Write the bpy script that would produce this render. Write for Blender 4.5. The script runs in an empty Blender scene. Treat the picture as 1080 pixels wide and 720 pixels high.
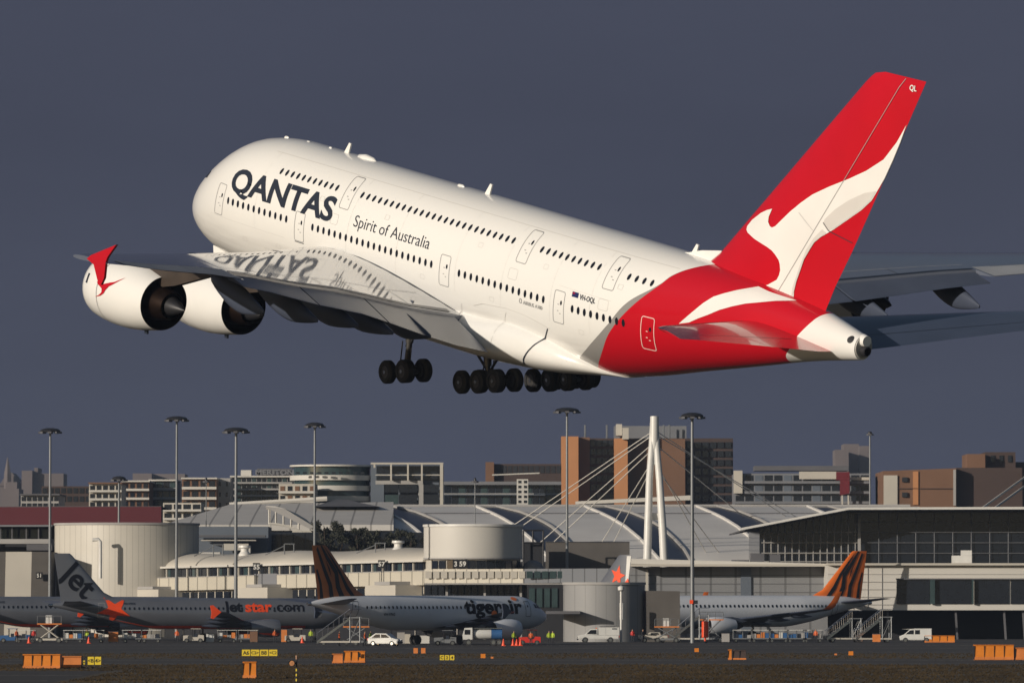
import bpy, bmesh, math, random
from mathutils import Vector, Matrix
from mathutils.geometry import tessellate_polygon
PI = math.pi; R = math.radians
S = bpy.context.scene; COL = S.collection
random.seed(7)
# ---------------- camera
F = 7000.0; HC = 5.0; PT = math.atan(277 / F)
cam = bpy.data.objects.new('camera', bpy.data.cameras.new('camera')); COL.objects.link(cam)
cam.location = (0, 0, HC); cam.rotation_euler = (PI / 2 + PT, 0, 0)
cam.data.sensor_width = 36; cam.data.lens = 36 * F / 1080
cam.data.clip_start = 1; cam.data.clip_end = 20000
S.camera = cam
cam.data.dof.use_dof = True; cam.data.dof.focus_distance = 425; cam.data.dof.aperture_fstop = 4.0
S.render.resolution_x = 1024; S.render.resolution_y = 682
# ---------------- light
SUN = Vector((-0.78, -0.63, 0.0)).normalized() * math.cos(R(14)) + Vector((0, 0, math.sin(R(14))))
sl = bpy.data.lights.new('sun', 'SUN'); sl.energy = 3.9; sl.angle = R(0.5); sl.color = (1.0, 0.90, 0.77)
so = bpy.data.objects.new('sun', sl); COL.objects.link(so)
so.rotation_euler = SUN.to_track_quat('Z', 'Y').to_euler(); so.location = (-300, -200, 150)
w = bpy.data.worlds.new('World'); S.world = w; w.use_nodes = True
nt = w.node_tree; nt.nodes.clear(); N = nt.nodes.new; L = nt.links.new
out = N('ShaderNodeOutputWorld'); mix = N('ShaderNodeMixShader'); b1 = N('ShaderNodeBackground'); b2 = N('ShaderNodeBackground')
sky = N('ShaderNodeTexSky'); sky.sky_type = 'NISHITA'; sky.sun_disc = False
sky.sun_elevation = R(14); sky.sun_rotation = math.atan2(SUN.x, SUN.y) % (2 * PI)
b1.inputs['Strength'].default_value = 0.055; L(sky.outputs[0], b1.inputs[0])
tc = N('ShaderNodeTexCoord'); sep = N('ShaderNodeSeparateXYZ'); L(tc.outputs['Generated'], sep.inputs[0])
nz = N('ShaderNodeTexNoise'); nz.inputs['Scale'].default_value = 6; nz.inputs['Detail'].default_value = 5
mp = N('ShaderNodeMapping'); mp.inputs['Scale'].default_value = (1, 1, 4); L(tc.outputs['Generated'], mp.inputs[0]); L(mp.outputs[0], nz.inputs[0])
cr = N('ShaderNodeValToRGB'); cr.color_ramp.elements[0].color = (0.048, 0.0535, 0.083, 1); cr.color_ramp.elements[1].color = (0.060, 0.067, 0.102, 1)
cr.color_ramp.elements[0].position = .3; cr.color_ramp.elements[1].position = .7
L(nz.outputs[0], cr.inputs[0]); L(cr.outputs[0], b2.inputs[0]); b2.inputs['Strength'].default_value = 1.0
# storm cloud bank: everything ahead of the camera up to about 30 degrees
def mth(op, a, b=None, c=None, clamp=False):
    m = N('ShaderNodeMath'); m.operation = op; m.use_clamp = clamp
    for i, v in enumerate((a, b, c)):
        if v is None: continue
        if isinstance(v, (int, float)): m.inputs[i].default_value = v
        else: L(v, m.inputs[i])
    return m.outputs[0]
up = mth('MULTIPLY_ADD', sep.outputs[2], -6.0, 3.2, True)
fw = mth('MULTIPLY_ADD', sep.outputs[1], 2.5, 1.3, True)
fac = mth('MULTIPLY', up, fw, None, True)
L(fac, mix.inputs[0]); L(b1.outputs[0], mix.inputs[1]); L(b2.outputs[0], mix.inputs[2]); L(mix.outputs[0], out.inputs[0])
S.view_settings.view_transform = 'Standard'; S.view_settings.look = 'None'; S.view_settings.exposure = 0.0; S.view_settings.gamma = 1
S.view_settings.use_curve_mapping = False
S.cycles.max_bounces = 8; S.cycles.use_denoising = True

# ---------------- helpers
MATS = {}
def pm(name, col, rough=.5, metal=0, coat=0, var=.12, scale=1.0, bump=0, spec=.5, stretch=(1, 1, 1), emit=0):
    m = bpy.data.materials.new(name); m.use_nodes = True; t = m.node_tree; b = t.nodes['Principled BSDF']
    b.inputs['Roughness'].default_value = rough; b.inputs['Metallic'].default_value = metal
    b.inputs['Coat Weight'].default_value = coat; b.inputs['Coat Roughness'].default_value = .04
    b.inputs['Specular IOR Level'].default_value = spec
    b.inputs['Base Color'].default_value = (*col, 1)
    if emit:
        b.inputs['Emission Color'].default_value = (*col, 1); b.inputs['Emission Strength'].default_value = emit
    c = t.nodes.new('ShaderNodeTexCoord'); mp = t.nodes.new('ShaderNodeMapping'); mp.inputs['Scale'].default_value = stretch
    n = t.nodes.new('ShaderNodeTexNoise'); n.inputs['Scale'].default_value = scale; n.inputs['Detail'].default_value = 6
    t.links.new(c.outputs['Object'], mp.inputs[0]); t.links.new(mp.outputs[0], n.inputs[0])
    if var:
        r = t.nodes.new('ShaderNodeValToRGB')
        r.color_ramp.elements[0].position = .3; r.color_ramp.elements[1].position = .7
        r.color_ramp.elements[0].color = (*[x * (1 - var) for x in col], 1); r.color_ramp.elements[1].color = (*[min(1, x * (1 + var)) for x in col], 1)
        t.links.new(n.outputs[0], r.inputs[0]); t.links.new(r.outputs[0], b.inputs['Base Color'])
    if bump:
        bp = t.nodes.new('ShaderNodeBump'); bp.inputs['Strength'].default_value = bump; bp.inputs['Distance'].default_value = .05
        t.links.new(n.outputs[0], bp.inputs['Height']); t.links.new(bp.outputs[0], b.inputs['Normal'])
    MATS[name] = m; return m
def ribbed(name, col, step, rough=.5, axis=0, depth=.35, var=.05):
    """corrugated sheet: real colour with fine seam lines"""
    m = pm(name, col, rough, var=var, scale=.2); t = m.node_tree; b = t.nodes['Principled BSDF']
    c = t.nodes.new('ShaderNodeTexCoord'); s = t.nodes.new('ShaderNodeSeparateXYZ'); t.links.new(c.outputs['Object'], s.inputs[0])
    a = t.nodes.new('ShaderNodeMath'); a.operation = 'PINGPONG'; a.inputs[1].default_value = step / 2; t.links.new(s.outputs[axis], a.inputs[0])
    l = t.nodes.new('ShaderNodeMath'); l.operation = 'LESS_THAN'; l.inputs[1].default_value = step * .045; t.links.new(a.outputs[0], l.inputs[0])
    mx = t.nodes.new('ShaderNodeMix'); mx.data_type = 'RGBA'; src = b.inputs['Base Color'].links[0].from_socket
    t.links.new(l.outputs[0], mx.inputs[0]); t.links.new(src, mx.inputs[6]); mx.inputs[7].default_value = (*[x * depth for x in col], 1)
    t.links.new(mx.outputs[2], b.inputs['Base Color']); return m

class MB:
    def __init__(s): s.v = []; s.f = []; s.m = []
    def add(s, vs, fs, mi=0):
        o = len(s.v); s.v += [tuple(v) for v in vs]; s.f += [tuple(o + i for i in f) for f in fs]; s.m += [mi] * len(fs); return s
    def box(s, x0, x1, y0, y1, z0, z1, mi=0, M=None):
        v = [Vector((x, y, z)) for x in (x0, x1) for y in (y0, y1) for z in (z0, z1)]
        if M: v = [M @ p for p in v]
        return s.add(v, [(0, 1, 3, 2), (4, 6, 7, 5), (0, 4, 5, 1), (2, 3, 7, 6), (0, 2, 6, 4), (1, 5, 7, 3)], mi)
    def hexa(s, a, b, mi=0):   # a = 4 front corners, b = 4 rear corners
        return s.add(list(a) + list(b), [(0, 1, 2, 3), (7, 6, 5, 4), (0, 4, 5, 1), (1, 5, 6, 2), (2, 6, 7, 3), (3, 7, 4, 0)], mi)
    def tube(s, pts, r, n=8, mi=0, cap=True):
        pts = [Vector(p) for p in pts]; k = len(pts); rs = r if isinstance(r, (list, tuple)) else [r] * k; vs = []; fs = []
        for i, p in enumerate(pts):
            d = (pts[min(i + 1, k - 1)] - pts[max(i - 1, 0)]).normalized()
            u = d.cross(Vector((0, 0, 1)) if abs(d.z) < .9 else Vector((1, 0, 0))).normalized(); w_ = d.cross(u)
            for j in range(n):
                a = 2 * PI * j / n; vs.append(p + (u * math.cos(a) + w_ * math.sin(a)) * rs[i])
        for i in range(k - 1):
            for j in range(n): fs.append((i * n + j, i * n + (j + 1) % n, (i + 1) * n + (j + 1) % n, (i + 1) * n + j))
        if cap: fs += [tuple(range(n - 1, -1, -1)), tuple((k - 1) * n + j for j in range(n))]
        return s.add(vs, fs, mi)
    def lathe(s, prof, origin=(0, 0, 0), axis='X', n=32, mi=0, sy=1, cap=False):
        """prof = [(t along axis, radius)]"""
        o = Vector(origin); vs = []; fs = []; k = len(prof)
        for t, r in prof:
            for j in range(n):
                a = 2 * PI * j / n; c, d = r * math.cos(a) * sy, r * math.sin(a)
                vs.append(o + (Vector((t, c, d)) if axis == 'X' else Vector((c, t, d)) if axis == 'Y' else Vector((c, d, t))))
        for i in range(k - 1):
            for j in range(n): fs.append((i * n + j, i * n + (j + 1) % n, (i + 1) * n + (j + 1) % n, (i + 1) * n + j))
        if cap: fs += [tuple(range(n - 1, -1, -1)), tuple((k - 1) * n + j for j in range(n))]
        return s.add(vs, fs, mi)
    def prism(s, poly, f0, f1, mi=0):
        """poly 2D list; f0/f1 map (a,b) -> 3D for the two faces"""
        n = len(poly); vs = [f0(*p) for p in poly] + [f1(*p) for p in poly]
        tr = tessellate_polygon([[Vector((p[0], p[1], 0)) for p in poly]])
        fs = [tuple(t) for t in tr] + [tuple(n + i for i in reversed(t)) for t in tr] + [(i, (i + 1) % n, n + (i + 1) % n, n + i) for i in range(n)]
        return s.add(vs, fs, mi)
    def build(s, name, mats, parent=None, loc=None, smooth=None):
        me = bpy.data.meshes.new(name)
        if loc is not None:
            l = Vector(loc); vv = [(v[0] - l.x, v[1] - l.y, v[2] - l.z) for v in s.v]
        else: vv = s.v
        me.from_pydata(vv, [], s.f)
        if not isinstance(mats, (list, tuple)): mats = [mats]
        for m in mats: me.materials.append(MATS[m] if isinstance(m, str) else m)
        me.polygons.foreach_set('material_index', s.m)
        bm = bmesh.new(); bm.from_mesh(me); bmesh.ops.recalc_face_normals(bm, faces=bm.faces); bm.to_mesh(me); bm.free()
        if smooth is not None:
            me.polygons.foreach_set('use_smooth', [True] * len(me.polygons)); me.set_sharp_from_angle(angle=R(smooth))
        me.update()
        o = bpy.data.objects.new(name, me); COL.objects.link(o)
        if parent: o.parent = parent
        if loc is not None: o.location = loc
        return o
def tag(o, label=None, cat=None, group=None, kind=None):
    for k, v in (('label', label), ('category', cat), ('group', group), ('kind', kind)):
        if v: o[k] = v
    return o
def empty(name, label, cat, loc=(0, 0, 0), rz=0, group=None, M=None):
    o = bpy.data.objects.new(name, None); COL.objects.link(o); o.empty_display_size = .1
    if M is not None: o.matrix_world = M
    else: o.location = loc; o.rotation_euler = (0, 0, rz)
    return tag(o, label, cat, group)
def copy_tree(o, parent=None):
    c = o.copy(); COL.objects.link(c); c.parent = parent
    if parent: c.matrix_parent_inverse = o.matrix_parent_inverse
    for ch in list(o.children): copy_tree(ch, c)
    return c
def px(x, y, D):
    """world point seen at photo pixel (x, y) at distance D along +Y"""
    u = -(y - 360) / F; d = math.cos(PT) - u * math.sin(PT); k = D / d
    return Vector(((x - 540) / F * k, D, HC + (math.sin(PT) + u * math.cos(PT)) * k))
def X(x, D): return (x - 540) * D / F
def Z(y, D): return px(540, y, D).z

# ---- decals: a 2D shape cut along a grid and laid on a curved surface
def decal_bm(polys=None, text=None, size=1, bold=0, grid=.3, stretch=1.0, spacing=1.0):
    bm = bmesh.new()
    if text is not None:
        cu = bpy.data.curves.new('t', 'FONT'); cu.body = text; cu.size = size; cu.offset = bold; cu.space_character = spacing; cu.fill_mode = 'FRONT'; cu.resolution_u = 4
        ob = bpy.data.objects.new('t', cu); COL.objects.link(ob); dg = bpy.context.evaluated_depsgraph_get(); dg.update()
        me = bpy.data.meshes.new_from_object(ob.evaluated_get(dg)); bm.from_mesh(me)
        bpy.data.objects.remove(ob); bpy.data.curves.remove(cu); bpy.data.meshes.remove(me)
        for v in bm.verts: v.co.x *= stretch
    for poly in polys or ():
        vs = [bm.verts.new((p[0], p[1], 0)) for p in poly]
        for t in tessellate_polygon([[v.co for v in vs]]):
            try: bm.faces.new([vs[i] for i in t])
            except ValueError: pass
    if grid:
        for ax in (0, 1):
            lo = min(v.co[ax] for v in bm.verts); hi = max(v.co[ax] for v in bm.verts); k = math.floor(lo / grid) + 1
            while k * grid < hi:
                co = [0, 0, 0]; no = [0, 0, 0]; co[ax] = k * grid; no[ax] = 1
                bmesh.ops.bisect_plane(bm, geom=bm.verts[:] + bm.edges[:] + bm.faces[:], plane_co=co, plane_no=no, dist=1e-5); k += 1
    return bm
def decal(name, mat, mapfn, parent, **kw):
    bm = decal_bm(**kw)
    for v in bm.verts: v.co = mapfn(v.co.x, v.co.y)
    bmesh.ops.recalc_face_normals(bm, faces=bm.faces)
    me = bpy.data.meshes.new(name); bm.to_mesh(me); bm.free(); me.materials.append(MATS[mat])
    me.polygons.foreach_set('use_smooth', [True] * len(me.polygons))
    o = bpy.data.objects.new(name, me); COL.objects.link(o); o.parent = parent; return o
def ringpoly(s0, s1, z0, z1, r=.15, wd=.06):
    """door outline: four strips with rounded corners as polygons in (s,z)"""
    def rr(s0, s1, z0, z1, r):
        o = []
        for cx, cy, a0 in ((s1 - r, z1 - r, 0), (s0 + r, z1 - r, 90), (s0 + r, z0 + r, 180), (s1 - r, z0 + r, 270)):
            for k in range(4): a = R(a0 + k * 30); o.append((cx + r * math.cos(a), cy + r * math.sin(a)))
        return o
    A = rr(s0, s1, z0, z1, r); B = rr(s0 + wd, s1 - wd, z0 + wd, z1 - wd, r * .7); n = len(A)
    return [[A[i], A[(i + 1) % n], B[(i + 1) % n], B[i]] for i in range(n)]
def interp(T, s):
    if s <= T[0][0]: return T[0][1]
    for (a, b), (c, d) in zip(T, T[1:]):
        if s <= c: return b + (d - b) * (s - a) / (c - a)
    return T[-1][1]
def smooth_interp(T, s):  # catmull-rom style
    n = len(T)
    if s <= T[0][0]: return T[0][1]
    if s >= T[-1][0]: return T[-1][1]
    i = max(k for k in range(n - 1) if T[k][0] <= s)
    x0, y0 = T[i]; x1, y1 = T[i + 1]; h = x1 - x0
    def sl(k):
        if k == 0: return (T[1][1] - T[0][1]) / (T[1][0] - T[0][0])
        if k == n - 1: return (T[-1][1] - T[-2][1]) / (T[-1][0] - T[-2][0])
        a = (T[k][1] - T[k - 1][1]) / (T[k][0] - T[k - 1][0]); b = (T[k + 1][1] - T[k][1]) / (T[k + 1][0] - T[k][0])
        return 0 if a * b <= 0 else 2 * a * b / (a + b)
    t = (s - x0) / h; m0, m1 = sl(i) * h, sl(i + 1) * h
    return (2 * t ** 3 - 3 * t * t + 1) * y0 + (t ** 3 - 2 * t * t + t) * m0 + (-2 * t ** 3 + 3 * t * t) * y1 + (t ** 3 - t * t) * m1
def airfoil(n=12):
    up_ = []; lo = []
    for i in range(n + 1):
        x = .5 - .5 * math.cos(PI * i / n)
        t = 5 * (.2969 * math.sqrt(x) - .126 * x - .3516 * x * x + .2843 * x ** 3 - .1036 * x ** 4)
        up_.append((x, t)); lo.append((x, -t * .75))
    return up_, lo
def wing_mesh(st, sgn=1, x0=0, x1=1, n=12, vertical=False):
    """st rows: (span, sLE, zLE, sTE, zTE, t/c). returns MB in local coords (X = -s)"""
    U, Lo = airfoil(n); mb = MB(); vs = []; fs = []
    loop = [p for p in U if x0 <= p[0] <= x1] + [p for p in reversed(Lo[1:-1]) if x0 <= p[0] <= x1]
    if x0 > 0 or x1 < 1:
        def yt(P, x): return interp([(a, b) for a, b in P], x)
        xs = [x0] + [p[0] for p in U if x0 < p[0] < x1] + [x1]
        loop = [(x, yt(U, x)) for x in xs] + [(x, yt(Lo, x)) for x in reversed(xs)]
    k = len(loop)
    for (y, sl_, zl, st_, zt, tc_) in st:
        c = st_ - sl_
        for x, t in loop:
            if vertical: vs.append((-(sl_ + c * x), t * tc_ * c * (1 if True else 0), zl + (zt - zl) * x))
            else: vs.append((-(sl_ + c * x), sgn * y, zl + (zt - zl) * x + t * tc_ * c))
    for i in range(len(st) - 1):
        for j in range(k): fs.append((i * k + j, i * k + (j + 1) % k, (i + 1) * k + (j + 1) % k, (i + 1) * k + j))
    fs += [tuple(range(k)), tuple((len(st) - 1) * k + j for j in range(k))]
    return mb.add(vs, fs)
def resample(st, ys):
    out_ = []
    for y in ys: out_.append((y,) + tuple(interp([(r[0], r[k]) for r in st], y) for k in range(1, 6)))
    return out_
def loft(T, B, H, ss, n=64):
    mb = MB(); vs = []; fs = []
    for s in ss:
        t, b, h = smooth_interp(T, s), smooth_interp(B, s), smooth_interp(H, s)
        for j in range(n):
            a = 2 * PI * j / n; vs.append((-s, h * math.cos(a), (t + b) / 2 + (t - b) / 2 * math.sin(a)))
    for i in range(len(ss) - 1):
        for j in range(n): fs.append((i * n + j, i * n + (j + 1) % n, (i + 1) * n + (j + 1) % n, (i + 1) * n + j))
    fs += [tuple(range(n - 1, -1, -1)), tuple((len(ss) - 1) * n + j for j in range(n))]
    return mb.add(vs, fs)
def arange(a, b, n): return [a + (b - a) * i / (n - 1) for i in range(n)]

# ---------------- materials
pm('air_white', (.80, .79, .76), .22, coat=.5, var=.03, scale=.4)
pm('air_red', (.50, .005, .014), .25, coat=.4, var=.04, scale=.4)
pm('air_ribbon', (.30, .29, .28), .35, var=.04)
pm('logo_grey', (.62, .60, .57), .3, var=.03)
pm('wing_grey', (.11, .125, .165), .3, coat=1, var=.06, scale=.3, stretch=(1, .3, 1)); MATS['wing_grey'].node_tree.nodes['Principled BSDF'].inputs['Coat Roughness'].default_value = .05
pm('aileron_grey', (.27, .28, .30), .5, var=.1, scale=.5); pm('tailplane_shaded', (.055, .07, .11), .3, coat=.4, var=.08, scale=.4); pm('flap_grey', (.06, .072, .105), .28, var=.1, scale=.6)  # the tailplane colour carries the shade from fin and body
pm('dark_metal', (.03, .03, .034), .45, metal=.3, var=.2)
pm('bronze_metal', (.028, .016, .011), .4, metal=.8, var=.2)
pm('bright_metal', (.55, .55, .56), .25, metal=1, var=.1)
pm('rubber', (.02, .02, .022), .75, var=.15)
pm('hub_metal', (.10, .095, .09), .4, metal=.6, var=.1)
pm('ink', (.022, .028, .042), .35, var=.05)
pm('line_grey', (.30, .30, .30), .5, var=.05)
pm('line_pale', (.80, .55, .52), .5, var=.05)
pm('cabin_glass', (.012, .014, .02), .15, spec=.5, var=.05)
pm('black', (.01, .01, .012), .5, var=.05)
pm('star_orange', (.80, .075, .015), .35, var=.05)
pm('jet_silver', (.15, .16, .185), .3, metal=.3, coat=.3, var=.05, scale=.5)
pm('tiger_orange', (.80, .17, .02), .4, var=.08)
pm('tiger_orange_shaded', (.40, .13, .035), .4, var=.08)  # shaded copy of the tail orange, the shade is in the colour
pm('tiger_white', (.62, .64, .68), .3, coat=.3, var=.04, scale=.5)
# ================= the big airliner taking off =================
GG = 1.04
def sc(T): return [(a + (1.25 * (1 - a / 14) if a < 14 else 0), b * GG) for a, b in T]
TOP = sc([(0, -1.5), (.15, -.95), (.5, -.45), (1, 0.05), (2, .9), (3, 1.6), (4, 2.2), (5, 2.75), (6, 3.2), (7, 3.55), (8, 3.8), (10, 4.08), (12, 4.2), (14, 4.2), (50, 4.2), (55, 4.15), (60, 3.9), (65, 3.3), (69.1, 2.55)])
BOT = sc([(0, -1.5), (.15, -1.95), (.5, -2.35), (1, -2.7), (2, -3.2), (4, -3.75), (6, -4.0), (8, -4.15), (10, -4.2), (42, -4.2), (46, -3.9), (50, -3.2), (55, -2.0), (60, -.8), (65, .4), (69.1, 1.2)])
HW = sc([(0, .02), (.15, .52), (.5, .98), (1, 1.45), (2, 2.05), (4, 2.75), (6, 3.15), (8, 3.4), (10, 3.55), (12, 3.57), (46, 3.57), (50, 3.35), (55, 2.75), (60, 2.05), (65, 1.3), (69.1, .6)])
def fside(s, z, off=.015, sg=1):
    t, b, h = smooth_interp(TOP, s), smooth_interp(BOT, s), smooth_interp(HW, s); zc, a = (t + b) / 2, (t - b) / 2
    k = max(-.9995, min(.9995, (z - zc) / a)); y = h * math.sqrt(1 - k * k); nrm = Vector((0, y / h / h, k / a)).normalized()
    return Vector((-s, sg * (y + off * nrm.y), zc + k * a + off * nrm.z))
# body paint: boundaries are curves s = f(z) on the airframe itself
def body_paint():
    m = pm('body_paint', (.80, .79, .76), .24, coat=.5, var=0, scale=1.1, bump=.035); t = m.node_tree; b = t.nodes['Principled BSDF']; n = t.nodes.new; l = t.links.new
    c = n('ShaderNodeTexCoord'); s = n('ShaderNodeSeparateXYZ'); l(c.outputs['Object'], s.inputs[0])
    def M(op, a, b_):
        q = n('ShaderNodeMath'); q.operation = op
        for i, v in enumerate((a, b_)):
            if isinstance(v, (int, float)): q.inputs[i].default_value = v
            else: l(v, q.inputs[i])
        return q.outputs[0]
    zn = M('DIVIDE', M('ADD', s.outputs[2], 5.0), 10.0); sn = M('DIVIDE', M('SUBTRACT', M('MULTIPLY', s.outputs[0], -1.0), 40.0), 30.0)
    def curve(P):
        q = n('ShaderNodeFloatCurve'); cu = q.mapping.curves[0]; P = sorted(((z + 5) / 10, (x - 40) / 30) for x, z in P)
        cu.points[0].location = P[0]; cu.points[1].location = P[-1]
        for p in P[1:-1]: cu.points.new(*p)
        for p in cu.points: p.handle_type = 'AUTO_CLAMPED'
        q.mapping.update(); l(zn, q.inputs[1]); return q.outputs[0]
    g1 = curve([(43.6, -4.9), (45.3, -3.44), (47.5, -2.02), (49.76, -.25), (51.41, 1.43), (53.4, 2.8), (53.9, 3.4), (54.9, 4.0), (56.5, 4.6)])
    g2 = curve([(45.2, -4.9), (47.0, -3.46), (48.58, -2.16), (49.96, -.6), (51.98, 1.42), (53.45, 2.8), (53.95, 3.4), (54.9, 4.0), (56.5, 4.6)])
    g3 = curve([(63.0, -4.9), (63.15, -.5), (63.45, .36), (64.18, 1.05), (64.67, 1.63), (65.48, 2.64), (65.8, 3.2), (66.4, 3.9), (67, 4.8)])
    def mixc(f, a, b_):
        q = n('ShaderNodeMix'); q.data_type = 'RGBA'; l(f, q.inputs[0])
        for i, v in ((6, a), (7, b_)):
            if isinstance(v, tuple): q.inputs[i].default_value = (*v, 1)
            else: l(v, q.inputs[i])
        return q.outputs[2]
    # grime streaks: stretched noise, along the belly only
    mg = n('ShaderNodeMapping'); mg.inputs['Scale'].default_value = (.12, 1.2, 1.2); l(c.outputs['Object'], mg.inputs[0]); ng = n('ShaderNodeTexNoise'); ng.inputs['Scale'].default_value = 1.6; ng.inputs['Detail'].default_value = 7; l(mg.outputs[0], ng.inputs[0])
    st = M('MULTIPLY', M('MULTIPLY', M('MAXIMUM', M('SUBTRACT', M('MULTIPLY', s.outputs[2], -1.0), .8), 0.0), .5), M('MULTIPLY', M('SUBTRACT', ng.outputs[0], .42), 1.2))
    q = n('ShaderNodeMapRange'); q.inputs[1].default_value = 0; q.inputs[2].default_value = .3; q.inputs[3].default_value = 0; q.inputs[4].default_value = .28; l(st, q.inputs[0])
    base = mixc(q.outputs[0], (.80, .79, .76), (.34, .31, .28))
    o = mixc(M('GREATER_THAN', sn, g1), base, (.27, .26, .25))
    o = mixc(M('GREATER_THAN', sn, g2), o, (.50, .005, .014))
    o = mixc(M('GREATER_THAN', sn, g3), o, (.78, .77, .74))
    l(o, b.inputs['Base Color'])
body_paint()
YAW, PIT, ROL = R(125.78), R(12.43), R(-3.35)
Rz = Matrix.Rotation(YAW, 4, 'Z'); Ry = Matrix.Rotation(-PIT, 4, 'Y'); Rx = Matrix.Rotation(ROL, 4, 'X')
A = empty('airliner', 'huge white double-deck jet with red tail climbing past with its wheels down', 'airliner', M=Matrix.Translation((-20.13, 422.99, 27.18 + HC)) @ Rz @ Ry @ Rx)
ss = [1.25 + q for q in (0, .02, .06, .14, .25, .4, .55, .75, 1)] + [2.5, 2.8, 3.4, 4, 4.6, 5.3, 6, 6.8, 7.6, 8.5, 9.5, 10.5, 12, 13, 14] + arange(15.5, 42, 18) + arange(43.5, 69.1, 30)
loft(TOP, BOT, HW, ss, 96).build('fuselage', 'body_paint', A, smooth=40)
pm('ribbon_metal', (.42, .40, .37), .45, metal=.2, var=.2, scale=3)
# belly fairing
FT = [(16.5, -3.0), (19, -1.9), (23, -1.3), (30, -1.6), (36, -1.75), (40, -1.3), (43.5, -1.7), (46, -2.4), (48.4, -3.6)]
FB = [(16.5, -4.1), (19, -4.62), (22, -4.8), (30, -4.95), (36, -4.9), (40, -4.72), (43, -4.45), (45.5, -4.08), (47, -3.85), (48.4, -3.7)]
FH = [(16.5, 1.2), (19, 2.9), (22, 3.75), (30, 3.95), (36, 3.95), (41, 3.85), (44, 3.6), (46.5, 2.6), (48.4, .8)]
mb = MB(); vs = []; fs = []; nn = 48; sl_ = arange(16.5, 48.4, 40)
for s in sl_:
    t, b, h = smooth_interp(FT, s), smooth_interp(FB, s), smooth_interp(FH, s)
    for j in range(nn):
        a = 2 * PI * j / nn; ca, sa = math.cos(a), math.sin(a)
        vs.append((-s, h * math.copysign(abs(ca) ** .75, ca), (t + b) / 2 + (t - b) / 2 * math.copysign(abs(sa) ** .85, sa)))
for i in range(len(sl_) - 1):
    for j in range(nn): fs.append((i * nn + j, i * nn + (j + 1) % nn, (i + 1) * nn + (j + 1) % nn, (i + 1) * nn + j))
mb.add(vs, fs + [tuple(range(nn)), tuple((len(sl_) - 1) * nn + j for j in range(nn))]); fairing = mb.build('belly_fairing', 'air_white', A, smooth=60)
# tail cone end: exhaust
mb = MB(); mb.lathe([(-69.0, .30), (-69.5, .27), (-69.53, .22), (-69.2, .2), (-69.2, 0)], (0, 0, 1.8), n=24)
mb.build('exhaust_pipe', 'dark_metal', A, smooth=40)
MB().lathe([(-69.0, .66), (-69.16, .62), (-69.16, 0)], (0, 0, 1.97), n=24, sy=.9).build('tail_bulkhead', 'ribbon_metal', A, smooth=30)
MB().lathe([(-69.05, .36), (-69.4, .30), (-69.4, 0)], (0, 0, 2.36), n=24, sy=1.0).build('exhaust_shroud', 'air_white', A, smooth=40)
decal('vent', 'black', lambda s, z: fside(s, z, .02), A, polys=[[(68.68 + .22 * math.cos(a * PI / 6), 2.35 + .2 * math.sin(a * PI / 6)) for a in range(12)]], grid=None)
# windows
nwin = 0; rest = []
def winpoly(s, z, w=.135, h=.21, n=10): return [(s + w * math.cos(2 * PI * k / n), z + h * math.sin(2 * PI * k / n)) for k in range(n)]
rows = [(14.02, 20.26, 11, 2.8), (23.02, 39.1, 26, 2.82), (42.04, 47.84, 10, 2.8), (50.71, 52.75, 4, 2.73), (9.4, 16.2, 12, .2), (19.15, 32.11, 22, .2), (35.04, 43.74, 15, .18), (46.64, 51.2, 9, .15)]
for a, b, k, z in rows:
    for s in arange(a, b, k):
        hh = .19 if z > 2 else .23
        if nwin < 100: decal('window', 'cabin_glass', fside, A, polys=[winpoly(s, z, .135, hh)], grid=None)
        else: rest.append(winpoly(s, z, .135, hh))
        nwin += 1
w_ = decal('windows', 'cabin_glass', fside, A, polys=rest, grid=None); w_['kind'] = 'stuff'
far = [winpoly(s, z) for a, b, k, z in rows for s in arange(a, b, k)]
w_ = decal('windows', 'cabin_glass', lambda s, z: fside(s, z, .015, -1), A, polys=far, grid=None); w_['kind'] = 'stuff'
# doors
for cs, z0, z1, lean, m in [(8.22, -.9, 1.1, .28, 'line_grey'), (17.68, -.95, .9, 0, 'line_grey'), (33.5, -.88, 1.0, 0, 'line_grey'), (45.29, -.95, .98, 0, 'line_grey'), (53.1, -1.12, .87, .3, 'line_pale'),
                      (21.75, 1.78, 3.68, -.25, 'line_grey'), (40.65, 1.78, 3.65, -.15, 'line_grey'), (49.33, 1.75, 3.62, -.1, 'line_grey')]:
    for sg in (1, -1):
        fn = lambda s, z, c=cs, a=z0, b=z1, le=lean, g=sg: fside(s + le * ((z - (a + b) / 2) / (b - a)), z, .012, g)
        d = decal('door', m, fn, A, polys=ringpoly(cs - .54, cs + .54, z0, z1, .16, .05), grid=.2)
        if m == 'line_pale': d['label'] = 'rearmost red cabin door outlined in white'
        zc = (z0 + z1) / 2 + .28
        decal('door_window', 'cabin_glass', fn, d, polys=[winpoly(cs + .22, zc, .09, .14)], grid=None)
        for q, r_ in ((-.12, -.28), (.1, -.42), (-.1, .1)):
            decal('door_latch', m, fn, d, polys=[[(cs + q, z0 + 1.0 + r_), (cs + q + .14, z0 + 1.0 + r_), (cs + q + .14, z0 + 1.05 + r_), (cs + q, z0 + 1.05 + r_)]], grid=None)
decal('door_sill', 'ink', fside, A, polys=[[(17.2, -1.02), (18.2, -1.02), (18.2, -.97), (17.2, -.97)]], grid=.3)
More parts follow.
